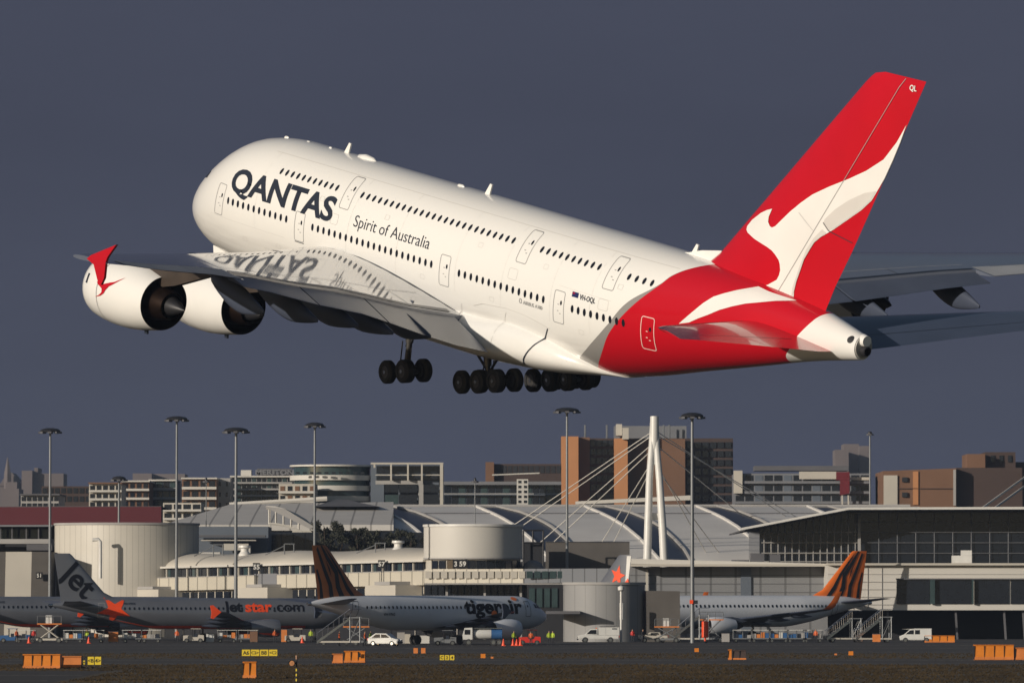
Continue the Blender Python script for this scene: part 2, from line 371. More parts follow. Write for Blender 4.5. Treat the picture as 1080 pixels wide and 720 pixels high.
# panel seams
pm('seam', (.52, .51, .49), .5, var=0)
def seam(pts, wd=.03, mat='seam', fn=None, par=None):
    P = []
    for (a, b), (c, d) in zip(pts, pts[1:]):
        dx, dz = c - a, d - b; l_ = math.hypot(dx, dz); nx, nz_ = -dz / l_ * wd / 2, dx / l_ * wd / 2
        P.append([(a - nx, b - nz_), (c - nx, d - nz_), (c + nx, d + nz_), (a + nx, b + nz_)])
    return decal('panel_seam', mat, fn or (lambda s, z: fside(s, z, .008)), par or A, polys=P, grid=.5)
seam([(12, 3.72), (54, 3.75)], .025); seam([(7, -.95), (16, -1.0)], .02); seam([(45, 1.25), (50, 1.2)], .015)
for s in (12.6, 22.9, 28.3, 34.6, 39.4, 44.4, 48.2): seam([(s, -1.0), (s, 3.7)], .014)
for s, z in ((11.2, -1.9), (13.6, -2.2), (15.1, -1.7), (19.4, 2.0), (26.5, 2.05), (31.2, -.7), (36.4, 2.1), (38.5, -.75), (43.2, 2.0), (47.4, -1.1), (50.4, 2.1)):
    decal('access_panel', 'seam', lambda a, b: fside(a, b, .008), A, polys=ringpoly(s - .22, s + .22, z - .14, z + .14, .05, .02), grid=.2)
for a, b, z in ((20.9, 21.7, 1.1), (39.9, 40.8, 1.1), (48.9, 49.8, .9)):
    decal('service_hatch', 'seam', lambda s, z: fside(s, z, .008), A, polys=ringpoly(a, b, z - .35, z + .3, .14, .03), grid=None)
def fairside(s, z, off=.02):
    t, b, h = smooth_interp(FT, s), smooth_interp(FB, s), smooth_interp(FH, s); zc, a = (t + b) / 2, (t - b) / 2
    sa = max(-.999, min(.999, (z - zc) / a)); q = abs(sa) ** (1 / .85); y = h * (1 - q * q) ** .375
    p = Vector((-s, y + off, z)); f = fside(s, z, off)
    return p if p.y > f.y else f
seam([(44.07, -1.5), (43.6, -2.1), (43.14, -2.6), (42.4, -3.4), (41.62, -4.1)], .09, 'ink', fairside)
seam([(39.9, -1.3), (39.4, -2.2), (39.0, -3.6)], .03, 'seam', fairside); seam([(35.2, -1.6), (34.6, -3.2)], .03, 'seam', fairside)
seam([(36.5, -1.5), (37.5, -1.2), (40, -1.02), (42, -1.1), (44.3, -1.45)], .03, 'seam', lambda s, z: fside(s, z, .03))
# lettering
def side_text(text, s0, z0, size, mat, bold=0, stretch=1.0, spacing=1.0, shear=0, fn=fside, par=None, name='lettering'):
    return decal(name, mat, lambda u, v: fn(s0 + u + shear * v, z0 + v, .02), par or A, text=text, size=size, bold=bold, grid=.25, stretch=stretch, spacing=spacing)
side_text('QANTAS', 9.25, .88, 1.98, 'ink', .06, 1.50, .985)
def width(t, st=1.17):
    bm = decal_bm(text=t, size=1, bold=-.004, grid=None, stretch=st); w_ = max(v.co.x for v in bm.verts); bm.free(); return w_
q_ = 23.35
for w_ in ('Spirit', 'of', 'Australia'): side_text(w_, q_, 1.0, 1.0, 'ink', -.004, 1.17); q_ += width(w_) + .30
side_text('VH-OQL', 47.2, .82, .42, 'ink', .008, .9)
side_text('AIRBUS A380', 41.75, -.45, .30, 'line_grey', .004, 1.15)
decal('emblem', 'line_grey', lambda s, z: fside(s, z, .02), A, polys=ringpoly(41.35, 41.62, -.46, -.16, .12, .05), grid=None)
pm('flag_blue', (.012, .02, .10), .4, var=0)
decal('flag', 'flag_blue', lambda s, z: fside(s, z, .02), A, polys=[[(46.45, .85), (47.05, .85), (47.05, 1.15), (46.45, 1.15)]], grid=None)
decal('flag_cross', 'air_red', lambda s, z: fside(s, z, .026), A, polys=[[(46.45, 1.05), (46.75, 1.05), (46.75, 1.08), (46.45, 1.08)], [(46.58, 1.0), (46.62, 1.0), (46.62, 1.15), (46.58, 1.15)]], grid=None)
# white ribbon of the tail emblem running down onto the body
decal('emblem_ribbon', 'air_white', lambda s, z: fside(s, z, .02), A, polys=[[(55.7, .92), (56.2, 1.35), (56.81, 1.9), (57.3, 2.38), (57.87, 2.85), (58.5, 3.15), (59.22, 3.45), (60.3, 3.83), (61.3, 3.72), (63.43, 3.58), (62.3, 3.38), (61.24, 3.11), (60.4, 2.9), (59.58, 2.61), (58.7, 2.25), (57.91, 1.83), (57.2, 1.5), (56.51, 1.14)]], grid=.3)
# cockpit glass
for a in range(6):
    s0 = 3.2 + a * .30; s1 = s0 + .26
    for sg in (1, -1):
        decal('cockpit_window', 'cabin_glass', lambda s, z, g=sg: fside(s, z, .02, g), A, polys=[[(s0, .62 + .05 * a), (s1, .62 + .05 * a), (s1 + .1, .62 + .05 * a + .42), (s0 + .12, .62 + .05 * a + .40)]], grid=.1)
# antennas
for s, z, h, l_ in ((10.04, 4.2, .12, .5), (12.5, 4.3, .12, .4), (15.0, 4.35, .1, .3), (29.3, 4.35, .14, .8)):
    MB().lathe([(-s - l_ / 2, 0), (-s - l_ / 4, h), (-s + l_ / 4, h), (-s + l_ / 2, 0)], (0, 0, z), n=10).build('antenna', 'air_white', A, smooth=60)
MB().lathe([(-18.0, 0), (-18.3, .2), (-19.0, .3), (-19.8, .2), (-20.2, 0)], (0, 0, 4.33), n=14).build('satellite_dome', 'air_white', A, smooth=60)
for s in (16.8, 32.1, 52.9):
    z = smooth_interp(TOP, s)
    MB().prism([(s - .25, z - .05), (s + .25, z - .05), (s + .45, z + .62), (s + .25, z + .66)], lambda a, b: Vector((-a, .05, b)), lambda a, b: Vector((-a, -.05, b))).build('blade_antenna', 'air_white', A)
# ---- fin
FIN = [(54.0, 66.0, 3.2), (54.6, 65.4, 4.2), (55.6, 65.9, 5.0), (67.55, 72.3, 16.84)]
def finst(z):
    return interp([(3.2, 53.3), (4.14, 54.44), (4.87, 55.43), (16.84, 67.55), (17.2, 68.05), (17.38, 68.9)], z), interp([(3.0, 65.3), (4.99, 66.22), (7.55, 67.67), (11.56, 69.66), (14.78, 71.25), (17.4, 72.55)], z)
zs = [2.9, 3.5, 4.14, 4.87, 7, 9.5, 12, 14.5, 16.6, 16.95, 17.2, 17.38]
def fin_half(s, z):
    a, b = finst(z); c = b - a; x = max(0.0, min(1.0, (s - a) / c)); t = 5 * (.2969 * math.sqrt(x) - .126 * x - .3516 * x * x + .2843 * x ** 3 - .1036 * x ** 4)
    return t * .10 * c * (1 if z < 16.8 else max(.25, (17.45 - z) / .65))
mb = MB(); vs = []; fs = []; U, _ = airfoil(18); xs = [p[0] for p in U]; k = 2 * len(xs) - 2
for z in zs:
    a, b = finst(z)
    for x in xs: vs.append((-(a + (b - a) * x), fin_half(a + (b - a) * x, z), z))
    for x in reversed(xs[1:-1]): vs.append((-(a + (b - a) * x), -fin_half(a + (b - a) * x, z), z))
for i in range(len(zs) - 1):
    for j in range(k): fs.append((i * k + j, i * k + (j + 1) % k, (i + 1) * k + (j + 1) % k, (i + 1) * k + j))
fs += [tuple(range(k)), tuple((len(zs) - 1) * k + j for j in range(k))]
fin = mb.add(vs, fs).build('tail_fin', 'air_red', A, smooth=50)
MB().prism([(51.6, 4.25), (52.6, 4.42), (53.8, 4.75), (55.6, 5.05), (56.5, 4.3), (53, 4.1)], lambda a, b: Vector((-a, .12, b)), lambda a, b: Vector((-a, -.12, b))).build('fin_fillet', 'air_white', A)
def finside(s, z, off=.03, sg=1): return Vector((-s, sg * (fin_half(s, z) + off), z))
roo = [(71.2, 14.79), (70.51, 13.71), (69.55, 12.59), (68.24, 11.75), (66.91, 11.09), (65.29, 10.37), (63.93, 9.7), (63.0, 9.09), (62.08, 8.4), (61.29, 7.72), (60.9, 7.38), (60.62, 7.26), (60.42, 7.3), (60.21, 7.5), (60.19, 7.8), (60.41, 8.29), (59.9, 8.13), (59.35, 7.88), (58.53, 7.34), (58.14, 6.91), (58.15, 6.72), (58.34, 6.58), (59.12, 6.35), (60.34, 6.11), (60.8, 5.98), (61.12, 5.8), (61.45, 5.55), (61.57, 5.33), (61.64, 5.0), (61.57, 4.7), (61.4, 4.41), (60.66, 3.99), (60.0, 3.75), (59.21, 3.5)]
roo_b = [(70.79, 13.76), (70.25, 12.61), (69.69, 11.55), (69.23, 10.86), (68.76, 10.16), (68.0, 9.5), (66.95, 8.78), (65.9, 8.07), (64.84, 7.43), (64.35, 7.05), (64.07, 6.67), (63.59, 5.96), (63.33, 5.3), (63.05, 4.6), (62.9, 4.0), (62.87, 3.35)]
for sg in (1, -1):
    e = decal('emblem', 'air_white', lambda s, z, g=sg: finside(s, z, .03, g), fin, polys=[roo + roo_b[::-1]], grid=.6)
    decal('emblem_shading', 'logo_grey', lambda s, z, g=sg: finside(s, z, .045, g), e, polys=[
        [(69.1, 10.75), (68.2, 10.5), (67.0, 9.9), (65.9, 9.2), (65.1, 8.5), (65.0, 8.2), (65.4, 7.9), (65.9, 8.1), (66.95, 8.82), (68.0, 9.54), (68.7, 10.15)],
        [(64.95, 7.9), (64.3, 7.3), (63.7, 6.5), (63.2, 5.4), (62.75, 4.2), (62.7, 3.5), (62.9, 4.0), (63.05, 4.6), (63.33, 5.3), (63.59, 5.96), (64.07, 6.67), (64.35, 7.05), (64.84, 7.43), (65.3, 7.75)]], grid=.6)
    pm_ = 'ink' if sg > 0 else 'ink'
    seam([(70.86, 17.3), (61.32, 3.4)], .035, 'line_grey', lambda s, z, g=sg: finside(s, z, .05, g), fin)
    seam([(65.0, 8.3), (65.5, 7.9), (67.4, 7.55)], .05, 'ink', lambda s, z, g=sg: finside(s, z, .05, g), fin)
    seam([(62.9, 8.5), (64.2, 7.7)], .02, 'line_grey', lambda s, z, g=sg: finside(s, z, .05, g), fin)
decal('tail_letters', 'air_white', lambda u, v: finside(71.3 + u, 16.74 + v, .05), fin, text='QL', size=.42, bold=.01, grid=None)
# ---- wings
pm('pylon_brown', (.05, .038, .03), .45, var=.2, scale=.8)
LE = [(2.6, 17.9, -1.95), (3.9, 19.7, -1.28), (6, 21.4, -.94), (8, 23.1, -.66), (10, 24.7, -.38), (15, 28.9, .42), (20, 33.0, 1.27), (25.7, 37.7, 2.24), (30, 41.3, 3.01), (35, 45.4, 3.9), (38.6, 48.4, 4.58), (39.9, 50.0, 4.85)]
TE = [(2.6, 39.2, -3.45), (3.9, 39.5, -3.15), (8, 40.3, -2.3), (12, 41.0, -1.08), (15, 41.7, -.23), (20, 44.1, .88), (25, 46.5, 2.18), (30, 48.8, 3.19), (35, 51.2, 4.02), (38.6, 53.0, 4.75), (39.9, 53.6, 4.95)]
TC = [(2.6, .115), (8, .12), (15, .105), (30, .09), (39.9, .08)]
def wst(ys, drop=0):
    o = []
    for y in ys:
        a = interp([(r[0], r[1]) for r in LE], y), interp([(r[0], r[2]) for r in LE], y); b = interp([(r[0], r[1]) for r in TE], y), interp([(r[0], r[2]) for r in TE], y)
        d = drop * y / 25
        o.append((y, a[0], a[1] - d, b[0], b[1] - d + .10, interp(TC, y)))
    return o
ysA = arange(2.6, 27.0, 14); ysB = arange(27.0, 39.9, 8)
def rotated_flap(st, sg, x0, ang, dz):
    """flap panel: the rear of the section turned down about its front edge"""
    mb = wing_mesh(st, sg, x0, 1.0, 10); U_, _ = airfoil(10); n = len(mb.v) // len(st)
    for i, r_ in enumerate(st):
        c = r_[3] - r_[1]; px_, pz = -(r_[1] + c * x0), r_[2] + (r_[4] - r_[2]) * x0
        for j in range(i * n, (i + 1) * n):
            v = mb.v[j]; dx, dz_ = v[0] - px_, v[2] - pz; ca, sa = math.cos(ang), math.sin(ang)
            mb.v[j] = (px_ + dx * ca - dz_ * sa * 0 , v[1], pz + dz_ + dx * sa * 1 - dz)
    return mb
for sg in (1, -1):
    dr = 0 if sg > 0 else 1.3
    full = wst(ysA + ysB[1:], dr)
    mb = wing_mesh(wst(ysA, dr), sg, 0, .80, 16); mb2 = wing_mesh(wst(ysB, dr), sg, 0, 1.0, 16)
    mb.add(mb2.v, mb2.f)
    wg = mb.build('wing', 'wing_grey', A, smooth=30); wg['label'] = 'left wing mirroring the body lettering' if sg > 0 else 'right wing beyond the tail'
    for a, b in ((4.3, 12.6), (12.75, 19.3), (19.45, 26.9)):
        fl = rotated_flap(wst(arange(a, b, 4), dr), sg, .79, R(9), .12).build('flap', 'flap_grey', wg, smooth=30)
    # aileron lines, spoilers
    def wtop(y, x, off=.03, d=dr, g=sg):
        r_ = wst([y], d)[0]; c = r_[3] - r_[1]; t = interp(airfoil(16)[0], x) * r_[5] * c
        return Vector((-(r_[1] + c * x), g * y, r_[2] + (r_[4] - r_[2]) * x + t + off))
    def wstrip(pts, wd, mat, name='panel_seam'):
        P = []
        for (a, b), (c, d) in zip(pts, pts[1:]):
            if abs(a - c) < 1e-6: P.append([(a - wd / 2, b), (a + wd / 2, b), (a + wd / 2, d), (a - wd / 2, d)])
            else: P.append([(a, b - wd / 20), (c, d - wd / 20), (c, d + wd / 20), (a, b + wd / 20)])
        decal(name, mat, lambda u, v: wtop(u, min(.995, v)), wg, polys=P, grid=.8)
    decal('aileron', 'aileron_grey', lambda u, v: wtop(u, min(.993, v), .02), wg, polys=[[(27.1, .73), (38.3, .73), (38.3, .992), (27.1, .992)]], grid=.6)
    wstrip([(28, .74), (31.5, .735), (35, .73), (38, .72)], .035, 'ink'); wstrip([(5, .63), (12.5, .63), (26.9, .66)], .03, 'seam')
    wstrip([(4, .13), (12, .14), (25, .15), (38, .18)], .02, 'ink'); wstrip([(4.4, .777), (12.6, .777), (19.3, .777), (26.9, .777)], .26, 'ink', 'flap_gap')
    for y in (31.5, 35): wstrip([(y, .74), (y, .99)], .05, 'ink')
    for y in (8, 12.65, 16, 19.4, 23): wstrip([(y, .64), (y, .79)], .04, 'ink')
    for y in (7, 12, 18, 24, 29, 34): wstrip([(y, .01), (y, .14)], .035, 'ink')
    # flap track fairings
    for y, tip, tz in ((9.3, 39.7, -2.55), (13.0, 41.2, -1.95), (16.3, 42.4, -1.2), (20.6, 44.6, -.35), (25.8, 46.9, .75)):
        r_ = wst([y], dr)[0]; c = r_[3] - r_[1]; d = dr * y / 25
        s0 = r_[1] + c * .50 if y > 10 else r_[1] + c * .62; s1 = tip + .9; z0 = r_[2] + (r_[4] - r_[2]) * .5 - .5; z1 = tz - d + .15
        mbf = MB(); vs = []; fs = []; K = 14; n_ = 14
        for i in range(K):
            t = i / (K - 1); h = .78 * (math.sin(PI * min(1, t * .93 + .05)) ** .6) * (1 if t < .6 else 1 - (t - .6) * .9); wd = h * .45; zc = z0 + (z1 - z0) * t ** 1.3 - .25 * math.sin(PI * t)
            for j in range(n_): a = 2 * PI * j / n_; vs.append((-(s0 + (s1 - s0) * t), sg * y + wd * math.cos(a), zc + h * math.sin(a)))
        for i in range(K - 1):
            for j in range(n_): fs.append((i * n_ + j, i * n_ + (j + 1) % n_, (i + 1) * n_ + (j + 1) % n_, (i + 1) * n_ + j))
        fs += [tuple(range(n_)), tuple((K - 1) * n_ + j for j in range(n_))]
        mbf.add(vs, fs).build('flap_fairing', 'flap_grey', wg, smooth=50)
    # wing tip fence
    wl = [(54.33, 6.22), (51.87, 5.22), (51.45, 4.95), (52.19, 4.76), (52.68, 3.99), (53.06, 3.80), (53.34, 4.23), (53.39, 5.12), (53.55, 5.42)]
    MB().prism(wl, lambda a, b: Vector((-a, sg * 39.92, b - dr * 1.6)), lambda a, b: Vector((-a, sg * 39.78, b - dr * 1.6))).build('wing_fence', 'air_red', wg)
    # engines
    for y, si, sn, zc in ((25.7, 31.2, 37.2, -.55), (14.9, 23.1, 29.3, -2.68)):
        d = dr * y / 25; zc -= d; o = (-si, sg * y, zc)
        e = MB().lathe([(0, 1.66), (.08, 1.76), (-.25 + .1, 1.83), (-.6, 1.93), (-1.6, 2.02), (-3, 2.0), (-4.6, 1.84), (-6.0, 1.55), (-6.0, 1.49), (-5.2, 1.60), (-3.5, 1.66)][:0] or [(.0, 1.62), (.06, 1.70), (-.05, 1.78), (-.4, 1.89), (-1.2, 1.98), (-2.2, 2.02), (-3.3, 1.99), (-4.6, 1.84), (-6.05, 1.56)], o, n=48).build('engine', 'air_white', A, smooth=50)
        e['label'] = ('outboard ' if y > 20 else 'inboard ') + 'engine in a white cowl'
        MB().lathe([(-6.05, 1.56), (-6.05, 1.50), (-5.0, 1.60), (-3.6, 1.62), (-3.6, .2)], o, n=48).build('fan_duct', 'black', e, smooth=40)
        MB().lathe([(0, 1.62), (-.6, 1.50), (-1.6, 1.50), (-1.6, .1)], o, n=40).build('intake_duct', 'bright_metal', e, smooth=40)
        MB().lathe([(-3.6, 1.05), (-5.4, 1.08), (-6.4, .92), (-7.0, .78), (-7.0, .72), (-6.2, .74)], o, n=36).build('core_cowl', 'bronze_metal', e, smooth=40)
        MB().lathe([(-6.2, .74), (-6.3, .60), (-7.0, .55), (-7.9, .24), (-8.3, .03)], o, n=28).build('exhaust_cone', 'dark_metal', e, smooth=40)
        mbs = MB().lathe([(-1.95, 2.035), (-1.99, 2.036)], o, n=48)
        mbs.build('cowl_seam', 'line_grey', e)
        MB().box(-si - 4.6, -si - 4.3, sg * y - .05, sg * y + .05, zc - 2.05, zc - 1.75).build('drain_mast', 'ink', e)
        # pylon
        r_ = wst([y], dr)[0]; c = r_[3] - r_[1]; zl = r_[2]
        def zw(s): return r_[2] + (r_[4] - r_[2]) * (s - r_[1]) / c
        poly = [(si + 1.6, zc + 1.9), (r_[1] + .6, zl + .25), (r_[1] + c * .3, zw(r_[1] + c * .3) - .1), (r_[1] + c * .55, zw(r_[1] + c * .55) - .25), (sn + 1.5, zc + 1.3), (sn + .2, zc + 1.0), (sn - 2, zc + 1.45)]
        MB().prism(poly, lambda a, b: Vector((-a, sg * y + .27, b)), lambda a, b: Vector((-a, sg * y - .27, b))).build('pylon', 'pylon_brown', e)
        if sg > 0:
            def nac(s, z, off=.03, yy=y, z0=zc, s0=si):
                r2 = interp([(0, 1.7), (.4, 1.89), (1.2, 1.98), (2.2, 2.02), (3.3, 1.99), (4.6, 1.84), (6.05, 1.56)], s - s0); q = max(-.98, min(.98, (z - z0) / r2))
                return Vector((-s, yy + (r2 * math.sqrt(1 - q * q)) + off, z))
            if y > 20:
                P = [(35.39, .67), (34.7, .30), (34.34, .2), (33.79, .03), (33.51, .08), (33.2, .12), (33.05, .03), (33.25, -.10), (33.47, -.16), (33.72, -.26), (33.74, -.47), (33.5, -.66), (33.04, -.86), (33.6, -.70), (33.95, -.51), (34.12, -.26), (34.35, -.02), (34.62, .13)]
                decal('emblem', 'air_red', nac, e, polys=[[(33.9 + (a - 33.9) * 1.0, b) for a, b in P]], grid=.3)
            decal('cowl_vent', 'ink', nac, e, polys=[[(si + .55, zc + .3), (si + .75, zc + .3), (si + .75, zc + .85), (si + .55, zc + .85)]], grid=None)
# ---- tailplane
HS = [(.9, 59.6, 1.7, 67.4, 1.45, .10), (2.0, 60.6, 1.85, 67.7, 1.55, .10), (8, 64.8, 2.75, 69.8, 2.50, .09), (14.0, 69.1, 3.62, 71.9, 3.42, .09), (15.0, 70.0, 3.76, 72.3, 3.55, .08), (15.25, 70.9, 3.78, 72.4, 3.6, .06)]
for sg in (1, -1):
    h = wing_mesh(HS, sg, 0, 1, 12).build('tailplane', 'air_red' if sg > 0 else 'tailplane_shaded', A, smooth=35)  # right side: shade painted in as a dark blue-grey
    h['label'] = 'left tailplane, glossy red mirroring the white ribbon' if sg > 0 else 'right tailplane, shade painted in as dark blue-grey'
    def htop(y, x, off=.02, g=sg):
        r_ = resample(HS, [y])[0]; c = r_[3] - r_[1]; return Vector((-(r_[1] + c * x), g * y, r_[2] + (r_[4] - r_[2]) * x + interp(airfoil(16)[0], x) * r_[5] * c + off))
    if sg > 0:
        def hLE(y, k):  # metal leading edge cap
            r_ = resample(HS, [y])[0]; c = r_[3] - r_[1]; x = abs(k); t = interp(airfoil(16)[0 if k >= 0 else 1], x) * r_[5] * c
            return Vector((-(r_[1] + c * x) + .015, y, r_[2] + (r_[4] - r_[2]) * x + t + (.015 if k >= 0 else -.015)))
        decal('leading_edge', 'bright_metal', hLE, h, polys=[[(2.4, -.04), (15.2, -.10), (15.2, .14), (2.4, .05)]], grid=.05 * 2)
    decal('elevator_seam', 'ink', htop, h, polys=[[(2.5, .70), (14.2, .70), (14.2, .708), (2.5, .708)]], grid=.5)
# ---- landing gear
def wheel(par, x, y, z, r, w, nm='wheel'):
    t = MB().lathe([(y - w / 2, r * .55), (y - w / 2, r * .86), (y - w * .32, r), (y + w * .32, r), (y + w / 2, r * .86), (y + w / 2, r * .55)], (x, 0, z), axis='Y', n=24)
    # lathe 'Y' uses origin x,z with t as y
    o = t.build(nm, 'rubber', par, smooth=35)
    MB().lathe([(y - w * .42, .01), (y - w * .42, r * .56), (y + w * .42, r * .56), (y + w * .42, .01)], (x, 0, z), axis='Y', n=16).build('hub', 'hub_metal', o, smooth=35)
    MB().lathe([(y - w * .52, .01), (y - w * .52, r * .16), (y + w * .52, r * .16), (y + w * .52, .01)], (x, 0, z), axis='Y', n=10).build('hub_cap', 'bright_metal', o)
for y, axles, top, lab in ((6.2, [(33.0, -6.05), (34.72, -5.68)], (34.2, -2.3), 'left wing gear with four wheels'), (2.6, [(35.6, -6.3), (37.3, -5.95), (39.0, -5.58)], (37.0, -4.2), 'left body gear with six wheels'),
                      (-2.6, [(35.6, -6.4), (37.3, -6.05), (39.0, -5.68)], (37.0, -4.2), 'right body gear with six wheels'), (-6.2, [(33.0, -6.9), (34.72, -6.5)], (34.2, -2.9), 'right wing gear with four wheels')):
    sm = sum(a for a, _ in axles) / len(axles); zm = sum(b for _, b in axles) / len(axles)
    g = MB().tube([(-top[0], y, top[1]), (-(top[0] + sm) / 2, y, (top[1] + zm) / 2)], .24, 14).tube([(-(top[0] + sm) / 2, y, (top[1] + zm) / 2), (-sm, y, zm)], .16, 12).build('landing_gear', 'hub_metal', A, smooth=40)
    g['label'] = lab
    MB().tube([(-axles[0][0] + .3, y, axles[0][1] - .02), (-axles[-1][0] - .3, y, axles[-1][1])], .17, 10).build('bogie_beam', 'dark_metal', g, smooth=40)
    br = MB().tube([(-top[0] + 1.4, y * (1 if abs(y) < 4 else .8), top[1] - .1), (-sm + .1, y, (top[1] + zm) / 2 - .3)], .08, 8).tube([(-top[0] - 1.2, y, top[1] - .1), (-sm - .1, y, (top[1] + zm) / 2 - .3)], .08, 8)
    br.tube([(-sm + .25, y + .2, (top[1] + zm) / 2), (-sm + .45, y + .1, zm + .5), (-sm + .1, y, zm + .25)], .045, 6).tube([(-sm - .15, y - .2, (top[1] + zm) / 2 + .4), (-sm - .4, y, zm + .7), (-sm, y, zm + .2)], .04, 6)
    br.build('brace', 'dark_metal', g, smooth=40)
    for a, b in axles:
        MB().tube([(-a, y - .75, b), (-a, y + .75, b)], .1, 8).build('axle', 'dark_metal', g)
        for q in (-.68, .68): wheel(g, -a, y + q, b, .70, .52)
    if abs(y) > 4:
        MB().prism([(32.3, top[1] + .9), (35.5, top[1] + 1.0), (35.3, top[1] - .7), (34.0, top[1] - 1.2), (33.2, top[1] - .6), (32.5, top[1] - .5)], lambda a, b: Vector((-a, y + math.copysign(.9, y), b)), lambda a, b: Vector((-a, y + math.copysign(.98, y), b))).build('gear_door', 'flap_grey', g)
# nose gear
g = MB().tube([(-5.5, 0, -3.9), (-5.2, 0, -5.2), (-4.9, 0, -6.3)], [.18, .16, .12], 12).build('nose_gear', 'hub_metal', A, smooth=40); g['label'] = 'nose gear with two wheels, hidden behind the wing'
MB().tube([(-4.9, -.4, -6.3), (-4.9, .4, -6.3)], .08, 8).build('axle', 'dark_metal', g)
for q in (-.36, .36): wheel(g, -4.9, q, -6.3, .63, .42)
for q in (-1, 1):
    d = MB().prism([(3.9, -3.65), (7.6, -4.0), (7.5, -4.85), (4.1, -4.6)], lambda a, b: Vector((-a, q * .85, b)), lambda a, b: Vector((-a, q * .92, b))).build('gear_door', 'air_white', g)
    decal('door_stripe', 'air_red', lambda a, b: Vector((-a, q * .85 + q * .09, b)), d, polys=[[(5.4, -4.5), (7.4, -4.65), (7.4, -4.3), (5.4, -4.2)]], grid=None)
# ================= setting =================
pm('asphalt', (.018, .0172, .0185), .9, var=.25, scale=.05, stretch=(.2, 1, 1), bump=.2)
pm('asphalt_worn', (.023, .021, .021), .9, var=.3, scale=.04, stretch=(.15, 1, 1))
pm('grass_dry', (.045, .034, .018), .95, var=.45, scale=.06, stretch=(.3, 1, 1))
pm('grass_far', (.05, .05, .03), .95, var=.3, scale=.01)
pm('grass_blade', (.065, .044, .020), .95, var=.6, scale=.12)
pm('paint_white', (.35, .34, .32), .7, var=.3, scale=.5)
pm('paint_yellow', (.40, .26, .03), .7, var=.3, scale=.5)
def sheet(name, pts, z, mat):
    mb = MB(); n = len(pts); mb.add([(x, y, z) for x, y in pts], [tuple(t) for t in tessellate_polygon([[Vector((x, y, 0)) for x, y in pts]])])
    o = mb.build(name, mat); return tag(o, kind='structure')
sheet('ground', [(-4000, -200), (4000, -200), (4000, 9000), (-4000, 9000)], 0, 'grass_far')
sheet('apron', [(-260, 678), (260, 678), (260, 1300), (-260, 1300)], .004, 'asphalt')
sheet('taxiway', [(-260, 552), (260, 552), (260, 612), (-260, 612)], .008, 'asphalt_worn')
sheet('grass_verge', [(-260, 612.1), (260, 612.1), (260, 677.9), (-260, 677.9)], .004, 'grass_dry')
sheet('grass_field', [(-30, 423), (260, 419), (260, 551.9), (-30, 551.9)], .004, 'grass_dry')
sheet('grass_field', [(-260, 500), (-30.1, 500), (-30.1, 551.9), (-260, 551.9)], .004, 'grass_dry')
sheet('road', [(-260, 380), (260, 380), (260, 418.5), (-29.5, 422.5), (-30.2, 499.5), (-260, 499.5)], .006, 'asphalt')
mb = MB()
for y0, w in ((470, .35), (435, .35), (594, .3), (560, .3)): mb.box(-60 if y0 > 500 else -44, (60 if y0 > 500 else -30.4), y0, y0 + w, .010, .012)
for y0 in (700, 760, 812): mb.box(-70, 70, y0, y0 + .3, .008, .010)
tag(mb.build('road_markings', 'paint_white'), kind='structure')
# grass: thousands of short tufts
mb = MB(); rg = random.Random(3)
for i in range(26000):
    if rg.random() < .8: y = rg.uniform(424, 551); x = rg.uniform(-29 if y < 500 else -44, 44)
    else: y = rg.uniform(613, 677); x = rg.uniform(-54, 54)
    h = rg.uniform(.04, .16) * (1.3 if rg.random() < .1 else 1); w = rg.uniform(.04, .13); lx = rg.uniform(-.12, .12)
    mb.add([(x - w, y, 0), (x + w, y + .05, 0), (x + lx, y, h)], [(0, 1, 2)])
tag(mb.build('grass', 'grass_blade'), kind='stuff')

# ================= buildings =================
pm('concrete', (.33, .32, .31), .8, var=.1, scale=.15); pm('concrete_dark', (.10, .10, .11), .8, var=.15, scale=.15)
pm('cream', (.47, .44, .385), .7, var=.08, scale=.1); pm('white_wall', (.54, .52, .48), .6, var=.07, scale=.1)
pm('grey_wall', (.17, .175, .19), .6, var=.08, scale=.1); pm('bluegrey_wall', (.10, .12, .15), .6, var=.1, scale=.1)
pm('roof_light', (.62, .60, .57), .5, var=.08, scale=.08); pm('roof_dark', (.022, .028, .042), .35, var=.12, scale=.05)
pm('maroon', (.085, .007, .014), .6, var=.08, scale=.1); pm('glass_dark', (.012, .016, .024), .12, var=.1, spec=.6)
pm('glass_teal', (.035, .06, .065), .12, var=.15, spec=.6); pm('orange_wall', (.44, .20, .085), .75, var=.1, scale=.1)
pm('brown_wall', (.16, .085, .05), .8, var=.12, scale=.1); pm('brown_dark', (.055, .035, .03), .8, var=.12, scale=.1)
pm('pole_steel', (.20, .21, .22), .45, metal=.3, var=.1, scale=.3); pm('haze_wall', (.14, .12, .12), .9, var=.12, scale=.03)
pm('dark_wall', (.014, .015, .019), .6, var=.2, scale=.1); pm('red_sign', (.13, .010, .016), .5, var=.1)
pm('brick_grey', (.09, .082, .075), .85, var=.12, scale=.3, bump=.3); pm('white_paint', (.62, .61, .58), .4, var=.05)
ribbed('cream_sheet', (.53, .50, .44), .9, .5, depth=.72); ribbed('panel_wall', (.20, .205, .215), 3.6, .5, depth=.6); ribbed('band_panel', (.50, .465, .39), 1.6, .45, depth=.45)
ribbed('grey_band', (.20, .21, .23), 1.7, .35, depth=.5); ribbed('drum_grey', (.25, .25, .25), 1.4, .6, depth=.8)
pm('hivis_yellow', (.38, .50, .03), .6, var=.05); pm('hivis_orange', (.6, .11, .02), .6, var=.05); pm('skin', (.35, .2, .13), .6, var=.05); pm('cloth_dark', (.02, .022, .03), .8, var=.1)
